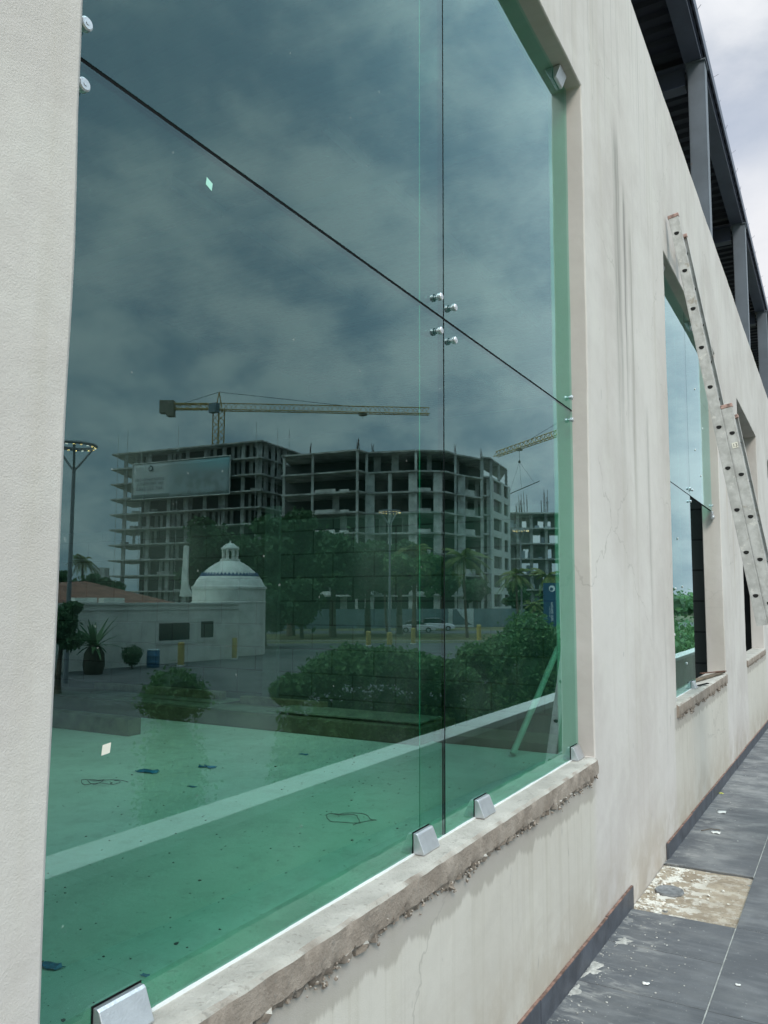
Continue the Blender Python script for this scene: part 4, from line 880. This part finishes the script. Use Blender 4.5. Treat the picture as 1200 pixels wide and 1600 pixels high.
# hoarding fence along the site
fe = empty('site_fence', (*plan(400, 104), G0)); tag(fe, 'grey blue sheet hoarding fence around the construction site', 'fence'); fl_ = Vector(fe.location)
HB = mat('hoarding_blue', (.17, .23, .26), .7, var=.18, scale=.6); HW = mat('hoarding_white', (.62, .66, .66), .6, var=.08)
for k in range(22):
    a = plan(380+k*20, 104+k*.6); b = plan(400+k*20, 104.6+k*.6); d_ = (b-a).normalized(); nn = Vector((-d_.y, d_.x)); o = MB().prism([(a-fl_.xy+d_*.04), (b-fl_.xy-d_*.04), (b-fl_.xy-d_*.04+nn*.06), (a-fl_.xy+d_*.04+nn*.06)], 0, 2.75).build('panel', HW if k in (16, 17) else HB, fe)
    q = a-fl_.xy; MB().tube((q.x, q.y, 0), (q.x, q.y, 2.9), .05, n=6).build('post', PG, fe)
a = plan(707, 113.0); d_ = ER; fx = [(0, 2.7), (0, .4), (2.9, .4), (2.2, .8), (1.2, 1.8), (.6, 2.7)]   # swoosh printed on the white panel
MB().add([(a.x-fl_.x+ER.x*u, a.y-fl_.y+ER.y*u, h) for u, h in fx], [tuple(range(6))]).build('printed_swoosh', mat('print_dark', (.08, .12, .15), .6), fe)

# blue sign
sp = plan(862, 66); sg = empty('sign', (sp.x, sp.y, G0), math.atan2(-ER.y, -ER.x)); tag(sg, 'tall dark blue sign with a white round logo and vertical lettering', 'sign')
zb, zt = hz(970, 66)-G0, hz(911, 66)-G0; MB().box(-.72, .72, -.10, .10, zb-.9, zt).build('panel', mat('sign_blue', (.018, .065, .14), .45, var=.06), sg)
MB().box(-.85, .85, -.2, .2, 0, zb-.9).build('plinth', CONC, sg)
SW = mat('sign_white', (.8, .82, .82), .5, var=.02)
def sgn(o, x, z, ry=0.): o.parent = sg; o.location = (x, -.104, z); o.rotation_euler = (R(90), 0, 0) if not ry else Matrix(((0, 0, 0), (0, 0, 0), (0, 0, 0))).to_euler(); return o
lg = MB(); n = 40; c = (-.02, zt-.48)
v = [(c[0]+.27*math.cos(6.283*i/n), -.104, c[1]+.27*math.sin(6.283*i/n)) for i in range(n)]+[(c[0]+.05+.15*math.cos(6.283*i/n), -.104, c[1]-.05+.15*math.sin(6.283*i/n)) for i in range(n)]
lg.add(v, [(i, (i+1) % n, n+(i+1) % n, n+i) for i in range(n)]); lg.build('logo', SW, sg)
for s_, sz, x in (('marina mar', .36, .02), ('residencial & club', .13, .26)):
    o = text(s_, sz, SW); o.parent = sg; o.matrix_local = Matrix.Translation((x-.1, -.106, (zt-.95+zb-.75)/2)) @ Matrix(((0, 1, 0, 0), (0, 0, -1, 0), (-1, 0, 0, 0), (0, 0, 0, 1)))

# ------------------------------------------------------------------ unfinished blocks
def block(name, lab, corners, depth, floors, ftf, colpx, top_z, infill=None, seed=1, bays=None, rail=.0, over=1.2):
    """corners: list of (px, dist) along the faces towards us; slabs are polygons, columns stand inside their edges"""
    random.seed(seed); P = [plan(*c) for c in corners]; o = empty(name, (*P[0], G0)); tag(o, lab, 'building', 'unfinished concrete blocks'); org = P[0]
    back = [q+EF*depth for q in reversed(P)]; poly = P+back
    cen = sum(poly, Vector((0, 0)))/len(poly)
    for k in range(floors+1):
        z = top_z-G0-k*ftf
        if z < .2: break
        MB().prism([(q-org) for q in poly], z-.26, z).build('slab', CONC, o)
    zt = top_z-G0-.27
    return o, P, org, zt, poly
def face_cols(o, P, org, zt, ts, w=.45, setb=1.0, mt=None, z0=0., face=None, wide=None):
    for t in ts:
        k = int(t); f = t-k; a = P[k].lerp(P[min(k+1, len(P)-1)], f)+EF*setb-org; ww = w if wide is None else wide
        MB().prism([a-ER*ww/2, a+ER*ww/2, a+ER*ww/2+EF*.45, a-ER*ww/2+EF*.45], z0, zt).build('column', mt or CONC, o)
# A: the long block on the left
ftf = 3.2
o, P, org, zt, poly = block('unfinished_building', 'large unfinished concrete block on the left with a banner and a crane behind', [(166, 159), (404, 145), (466, 158)], 13, 11, ftf, None, hz(683.5, 145), seed=2)
AB = o
face_cols(o, P, org, zt, [.09, .26, .40, .52, .64, .76, .88, .985, 1.25, 1.55, 1.85], .7, 1.2)
for t in (.15, .33, .5, .7, .9):
    a = P[0].lerp(P[1], t)+EF*7-org; MB().prism([a-ER*.3, a+ER*.3, a+ER*.3+EF*.5, a-ER*.3+EF*.5], 0, zt).build('column', CONC, o)
random.seed(4)
for k in range(11):       # infill walls set back on each storey, some storeys built up more than others
    z1 = zt+.01-k*ftf; z0 = z1-ftf+.27
    if z0 < 0: break
    wl = MB()
    for q in range(22):
        t = .14+q*.0385; pr_ = .75 if k in (0, 1, 4) else .35
        if random.random() < pr_:
            a = P[0].lerp(P[1], t)+EF*2.4-org; b = P[0].lerp(P[1], t+random.uniform(.015, .024))+EF*2.4-org; wl.prism([a, b, b+EF*.2, a+EF*.2], z0+.005, z1-.005)
    for q in range(6):
        a = P[1].lerp(P[2], q/6+.05)-ER*1.2+EF*.5-org; b = P[1].lerp(P[2], q/6+.05+random.uniform(.04, .1))-ER*1.2+EF*.5-org
        if random.random() < .6: wl.prism([a, b, b-ER*.2, a-ER*.2], z0+.005, z1-.005)
    if wl.v: wl.build('infill_wall', CONC, o)
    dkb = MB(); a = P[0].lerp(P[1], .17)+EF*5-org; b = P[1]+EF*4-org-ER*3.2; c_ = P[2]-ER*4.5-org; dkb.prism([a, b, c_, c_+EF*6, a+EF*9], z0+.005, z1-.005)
    dkb.build('shade_core', COND, o)  # solid dark core put in for the shaded depth of the storey
    pl = MB()
    for q in range(3):
        t = random.uniform(.05, .95); a = P[0].lerp(P[1], t)+EF*1.8-org; pl.prism([a, a+ER*random.uniform(.8, 2.5), a+ER*1.5+EF*.8, a+EF*.8], z0+.01, z0+random.uniform(.3, .9))
    pl.build('stacked_material', CONL, o)
cbm = MB()
for t_, e_ in ((.06, 1.), (.12, .5), (.22, .4), (.47, .3), (.97, .4), (1.4, .3), (1.7, .3)):
    k_ = int(t_); a = P[k_].lerp(P[k_+1], t_-k_)-EF*e_-org; cbm.tube((a.x, a.y, 2), (a.x, a.y, zt+random.uniform(.5, 5)), .06, n=4)
cbm.build('hoist_line', CONL, o)
# banner hung on its front
def bquad(px, py, t): 
    return None
a = P[0].lerp(P[1], .165)-EF*.5; b = P[0].lerp(P[1], .815)-EF*.5; bn = empty('banner', (a.x, a.y, hz(780, 156))); tag(bn, 'large rectangular advertising banner hung across the left concrete block', 'banner')
hgt = 57*156/FPX; wdt = (b-a).length; ux = (b-a).normalized(); nr = Vector((ux.y, -ux.x)); nr = nr if nr.dot(EF) < 0 else -nr
BM_, t, bb_ = new('banner_print'); v = t.n('ShaderNodeTexCoord').outputs['Object']
gx, gy, gz = t.sep(v); u_ = t.m('DIVIDE', t.vm('LENGTH', t.comb(gx, gy, 0.)), wdt); h_ = t.m('DIVIDE', gz, hgt)
cbn = t.mix(t.ss(u_, .30, .45), (.58, .62, .64), (.36, .44, .47)); cbn = t.mix(t.m('MULTIPLY', t.ss(u_, .4, .9), t.ss(h_, .55, .95)), cbn, (.28, .55, .62)); cbn = t.mix(t.m('MULTIPLY', t.m('SUBTRACT', 1., t.ss(u_, .38, .42)), t.m('SUBTRACT', 1., t.ss(h_, .12, .15))), cbn, (.22, .27, .28))
cbn = t.mix(t.m('MULTIPLY', t.m('MULTIPLY', t.ss(u_, .42, .5), t.m('SUBTRACT', 1., t.ss(h_, .4, .75))), t.ss(t.noise(v, .5, 5.), .4, .6)), cbn, (.25, .31, .32)); t.put(bb_.inputs['Base Color'], cbn); bb_.inputs['Roughness'].default_value = .7
ba = MB(); nx, nz = 24, 8; v = []
for i in range(nx+1):
    for j in range(nz+1):
        s_ = i/nx; hh = j/nz; wv_ = .12*noise.noise(Vector((s_*7, hh*3, 0))); v.append((ux.x*wdt*s_+nr.x*wv_, ux.y*wdt*s_+nr.y*wv_, hgt*hh*(1+.02*s_)))
ba.add(v, [(i*(nz+1)+j, i*(nz+1)+j+1, (i+1)*(nz+1)+j+1, (i+1)*(nz+1)+j) for i in range(nx) for j in range(nz)])
q = ba.build('sheet', BM_, bn, smooth=True); sm = q.modifiers.new('s', 'SOLIDIFY'); sm.thickness = .03
eg = MB(); E1 = [(0, 0, 0), (ux.x*wdt, ux.y*wdt, 0), (ux.x*wdt, ux.y*wdt, hgt*1.02), (0, 0, hgt)]
for i in range(4):
    A_, B_ = Vector(E1[i]), Vector(E1[(i+1) % 4]); eg.tube(A_+Vector((*nr*.1, 0)), B_+Vector((*nr*.1, 0)), .12, n=6)
eg.build('hem', CONL, bn)
TXM = mat('banner_ink', (.05, .07, .08), .7)
RX = Vector((-ux.x, -ux.y, 0)); NZ = Vector((nr.x, nr.y, 0))
def btext(s_, size, u, h):
    o = text(s_, size, TXM, spacing=1.15); c = Vector((ux.x*wdt*u, ux.y*wdt*u, hgt*h))+NZ*.2; o.parent = bn
    o.matrix_local = Matrix(((RX.x, 0, NZ.x, c.x), (RX.y, 0, NZ.y, c.y), (0, 1, 0, c.z), (0, 0, 0, 1)))
btext('DEPARTAMENTOS', .82, .19, .50); btext('EN PREVENTA', .95, .195, .375); btext('669 222 2662', 1.05, .19, .24)
lg = MB(); n = 30; c = Vector((ux.x*wdt*.2, ux.y*wdt*.2, hgt*.84))+NZ*.2
v = [tuple(c+RX*(k*math.cos(6.283*i/n)+(.12 if k < .4 else 0))+Vector((0, 0, k*math.sin(6.283*i/n)))) for k in (.62, .36) for i in range(n)]; lg.add(v, [(i, (i+1) % n, n+(i+1) % n, n+i) for i in range(n)]); lg.build('logo', TXM, bn)

# B: the stepped middle block
ftf = 3.4; CB = [(436, 129), (486, 127), (558, 123.4), (573, 126), (650, 124), (698, 124.6), (713, 127.5), (756, 132)]
o, P, org, zt, poly = block('unfinished_building', 'stepped unfinished concrete block in the middle with tall light columns', CB, 16, 8, ftf, None, hz(700, 124.5), seed=3)
MB().prism([q-org for q in [plan(442, 137), plan(486, 135), plan(556, 131.5), plan(573, 134), plan(650, 132), plan(698, 132.6), plan(713, 135.5), plan(752, 140)]+[plan(752, 144), plan(442, 144)]], .3, zt-.3).build('shade_core', COND, o)  # dark solid standing for the shade behind the columns
face_cols(o, P, org, zt, [.08, .99, 1.0+.98, 2.9, 4.0, 5.95, 6.95], .42, .25, CONL)
face_cols(o, P, org, zt-ftf, [3.08], 1.1, .35, CONL, wide=1.1); face_cols(o, P, org, zt-ftf, [3.47], 1, .35, CONL, wide=.62)
face_cols(o, P, org, zt-ftf, [3.92], 1, .5, CONL, wide=1.1); face_cols(o, P, org, zt-ftf, [4.72], 1, .35, CONL, wide=1.45); face_cols(o, P, org, zt-ftf, [6.2], 1, .5, CONL, wide=1.3)
a = P[6]-org+EF*.6; b = P[7].lerp(P[6], .45)-org+EF*.6
random.seed(9)
for k in range(8):
    z1 = zt+.01-k*ftf; z0 = z1-ftf+.27
    if z0 < .1: break
    pl = MB()
    for (k0, f0, f1, h) in ((1, .05, .5, .55), (4, .05, .48, .55), (6, .3, .7, 1.0), (0, .3, .6, .3), (1, .6, .8, .35)):
        if k and (h > .5 or random.random() < .5): a = P[k0].lerp(P[k0+1], f0)-org+EF*.4; b = P[k0].lerp(P[k0+1], f1)-org+EF*.4; pl.prism([a, b, b+EF*.15, a+EF*.15], z0+.005, z0+h)
    if pl.v: pl.build('parapet_panel', CONL, o)
    wl = MB()
    for q in range(4):
        k0 = random.choice((0, 1, 3, 3, 4, 6)); f0 = random.random()*.8; a = P[k0].lerp(P[k0+1], f0)-org+EF*3; b = P[k0].lerp(P[k0+1], f0+.15)-org+EF*3; wl.prism([a, b, b+EF*.2, a+EF*.2], z0+.005, z1-.005)
    wl.build('infill_wall', CONC, o)
for px in (558, 560, 712):
    pass
rbm = MB()
for (k0, f0) in ((0, .9), (1, .98), (1, 1.), (3, .1), (5, .95), (6, .95)):
    a = P[k0].lerp(P[k0+1], f0)-org+EF*.4
    for j in range(5): rbm.tube((a.x+random.uniform(-.25, .25), a.y+random.uniform(-.2, .2), zt), (a.x+random.uniform(-.3, .3), a.y, zt+random.uniform(.9, 2.2)), .035, n=4)
rbm.build('starter_bars', mat('rebar', (.10, .07, .055), .9), o)
# B2: right end with white pierced wall
CB2 = [(754, 133), (768, 134), (795, 146)]
o, P, org, zt, poly = block('unfinished_building', 'right hand wing with a white wall pierced by rows of dark windows', CB2, 12, 8, ftf, None, hz(711.5, 134), seed=5)
face_cols(o, P, org, zt, [.1, 1.05, 1.5, 1.95], .5, .5, CONC); face_cols(o, P, org, zt-ftf, [.9], 1, .3, CONL, wide=1.0)
MB().prism([q-org for q in (plan(757, 138), plan(768, 138), plan(785, 146), plan(757, 146))], .3, zt-ftf-.3).build('shade_core', COND, o)  # interior shade of the wing, made as a dark solid
wt_ = zt-ftf+.2; A_ = plan(769, 133.6)-org; B_ = plan(799, 146.5)-org; dd = (B_-A_).normalized(); Lw = (B_-A_).length; nn = Vector((dd.y, -dd.x)); nn = nn if nn.dot(EF) > 0 else -nn
ww = MB(); cols = [0, .12, .52, .62, .86, 1.]
for k in range(7):
    z1 = wt_-k*ftf; z0 = z1-ftf
    if z0 < 0: z0 = 0
    if z1 < .5: break
    for (f0, f1, a, b) in ((0, .12, z0, z1), (.52, .66, z0, z1), (.88, 1, z0, z1), (.12, .52, z0, z0+.85), (.66, .88, z0, z0+.85), (.12, .52, z0+3.05, z1), (.66, .88, z0+3.05, z1)):
        if b <= a: continue
        p0 = A_+dd*Lw*f0; p1 = A_+dd*Lw*f1; ww.prism([p0, p1, p1+nn*.25, p0+nn*.25], a, b)
    for f0, f1 in ((.12, .52), (.66, .88)):
        p0 = A_+dd*Lw*f0+nn*.5; p1 = A_+dd*Lw*f1+nn*.5; 
        if z0+3.05 <= z1: MB().prism([p0, p1, p1+nn*.1, p0+nn*.1], z0+.86, z0+3.04).build('window', DWG, o)
ww.build('white_wall', mat('white_fresh_wall', (.60, .63, .62), .85, var=.06, scale=.5), o)
# C: the far low block
o, P, org, zt, poly = block('unfinished_building', 'lower unfinished block at the far right behind the blue sign, bristling with rods', [(780, 158), (990, 160)], 16, 7, 3.2, None, hz(799, 158), seed=6)
face_cols(o, P, org, zt, [.15, .25, .36, .46, .57, .7, .82, .94], .6, 1.); face_cols(o, P, org, zt, [.2, .4, .6, .8], .6, 9)
random.seed(12); wl = MB(); pl = MB()
for k in range(6):
    z1 = zt+.01-k*3.2; z0 = z1-2.93
    for q in range(7):
        f0 = random.random()*.9; a = P[0].lerp(P[1], f0)-org+EF*random.uniform(3, 8); wl.prism([a, a+ER*random.uniform(1, 3), a+ER*2+EF*.2, a+EF*.2], z0+.005, z1-.005)
        a = P[0].lerp(P[1], random.random()*.9)-org+EF*2; pl.prism([a, a+ER*random.uniform(.4, 1.2), a+ER*.8+EF*.5, a+EF*.5], z0+.01, z0+random.uniform(.4, 1.8))
wl.build('infill_wall', CONC, o); pl.build('stacked_material', mat('white_sheeting', (.6, .66, .72), .7), o)
rbm = MB()
for j in range(60):
    f0 = random.choice((.17, .2, .36, .55, .7, .9)); a = P[0].lerp(P[1], f0)-org+EF*random.uniform(.5, 3)+ER*random.uniform(-.8, .8); rbm.tube((a.x, a.y, zt), (a.x+random.uniform(-.15, .15), a.y, zt+random.uniform(1.5, 5.5)), .04, n=4)
rbm.build('starter_bars', MATS['rebar'], o)
# far low houses at the left
hp = plan(163, 120); ho = empty('house', (hp.x, hp.y, G0), math.atan2(ER.y, ER.x)); tag(ho, 'small far house with a water tank, left of the large block', 'house')
MB().box(-1.5, 3, 0, 6, 0, 6.2).build('wall', CONL, ho); MB().box(-1.8, 3.3, -.2, 6.2, 6.2, 6.4).build('roof', CONC, ho); MB().box(-1.2, 1., 1, 3, 6.4, 9.0).build('water_tank', CONC, ho)
for x in (-.8, 1.2): MB().box(x, x+1, -.05, .02, 4.2, 5.5).build('window', DWG, ho)

# ------------------------------------------------------------------ tower cranes
YC = mat('crane_yellow', (.42, .29, .09), .6, var=.15); CG = mat('crane_ballast', (.20, .19, .15), .9, var=.2)
def lattice(mb, A, B, w, n, r=.07, tri=False):
    A = Vector(A); B = Vector(B); d = (B-A); L = d.length; d.normalize(); sd = d.cross(Vector((0, 0, 1))) if abs(d.z) < .9 else Vector((1, 0, 0)); sd.normalize(); up = sd.cross(d)
    ch = [(-w/2, -w/2), (w/2, -w/2), (0, w/2)] if tri else [(-w/2, -w/2), (w/2, -w/2), (w/2, w/2), (-w/2, w/2)]
    P = lambda s, c: A+d*s+sd*c[0]+up*c[1]
    for c in ch: mb.tube(P(0, c), P(L, c), r*1.3, n=4)
    for k in range(n):
        s0, s1 = L*k/n, L*(k+1)/n
        for i in range(len(ch)):
            a, b = ch[i], ch[(i+1) % len(ch)]
            if k % 2: a, b = b, a
            mb.tube(P(s0, a), P(s1, b), r*.7, n=4)
    return mb
def crane(pm, dist, z, endR, endL, apex, name_lab, hook=None, hookdrop=6., load=False):
    p = plan(pm, dist); o = empty('tower_crane', (p.x, p.y, G0)); tag(o, name_lab, 'tower crane', 'tower cranes over the building site'); L0 = Vector(o.location)
    T = z-G0; m_ = MB(); lattice(m_, (0, 0, 0), (0, 0, T), 1.8, int(T/1.6), .13); m_.build('mast', YC, o)
    er = Vector((*(plan(*endR)-p), T)); el = Vector((*(plan(*endL)-p), T))
    m_ = MB(); lattice(m_, (0, 0, T+.2), er+Vector((0, 0, .2)), 1.6, 44, .085, True); m_.build('jib', YC, o)
    m_ = MB(); lattice(m_, (0, 0, T+.2), el+Vector((0, 0, .2)), 1.2, 9, .11); m_.box(-.1, .1, -.1, .1, T, T+.1); m_.build('counter_jib', YC, o)
    m_ = MB(); dl = Vector((el.x, el.y, 0)).normalized(); c = el-Vector((0, 0, .2)); s_ = Vector((-dl.y, dl.x, 0))
    for a, b, z0, z1 in ((-.3, 2.9, -1.4, 1.5), (-.3, 1.3, -2.1, -1.401)):
        m_.prism([(c+Vector((dl.x, dl.y, 0))*a-s_*.9).xy, (c+Vector((dl.x, dl.y, 0))*b-s_*.9).xy, (c+Vector((dl.x, dl.y, 0))*b+s_*.9).xy, (c+Vector((dl.x, dl.y, 0))*a+s_*.9).xy], T+z0, T+z1)
    m_.build('counterweight', CG, o)
    if apex:
        m_ = MB()
        for s1 in (-.8, .8): m_.tube((s1, 0, T+.3), (0, 0, T+apex), .12, n=5); m_.tube((0, s1, T+.3), (0, 0, T+apex), .12, n=5)
        m_.build('apex_frame', YC, o); m_ = MB(); m_.tube((0, 0, T+apex), er*.62+Vector((0, 0, T*.38+.9)), .05, n=4); m_.tube((0, 0, T+apex), el*.9+Vector((0, 0, T*.1+.6)), .05, n=4); m_.build('tie_cable', BLK, o)
    cb_ = MB().box(-1.1, 1.1, -2.2, -.9, T-1.6, T+.6).build('cab', mat('cab_grey', (.14, .2, .24), .5), o, bevel=.08)
    if hook:
        h = er*hook; m_ = MB().box(h.x-.8, h.x+.8, h.y-.6, h.y+.6, T-1.2, T-.6); m_.build('trolley', CG, o)
        m_ = MB(); m_.tube((h.x, h.y, T-1.2), (h.x, h.y, T-hookdrop), .05, n=4)
        if load:
            e = Vector((ER.x, ER.y, 0)); c = Vector((h.x, h.y, T-hookdrop)); a1 = c-e*3.2+Vector((0, 0, -9.5)); a2 = c+e*4.2+Vector((0, 0, -6.2)); m_.tube(c, a1, .03, n=4); m_.tube(c, a2, .03, n=4); m_.tube(c, a1.lerp(a2, .5), .03, n=4)
            m_.build('hoist_cable', BLK, o); m_ = MB(); m_.tube(a1-e*1.5-Vector((0, 0, .6)), a2+e*1.5+Vector((0, 0, .6)), .12, n=6); m_.box(c.x-.25, c.x+.25, c.y-.2, c.y+.2, c.z-.3, c.z+.4); m_.build('hanging_load', BLK, o)
        else: m_.build('hoist_cable', BLK, o)
    return o
crane(335, 172, hz(631, 172), (671, 176), (262, 172), 3.6, 'yellow tower crane with a long level jib above the left block', .68, 2.)
crane(935, 187, 46.5, (777, 232), (985, 176), 5., 'second tower crane, its jib slanting behind the right wing with a load hanging', .72, 4.5, True)
bpy.context.view_layer.update()
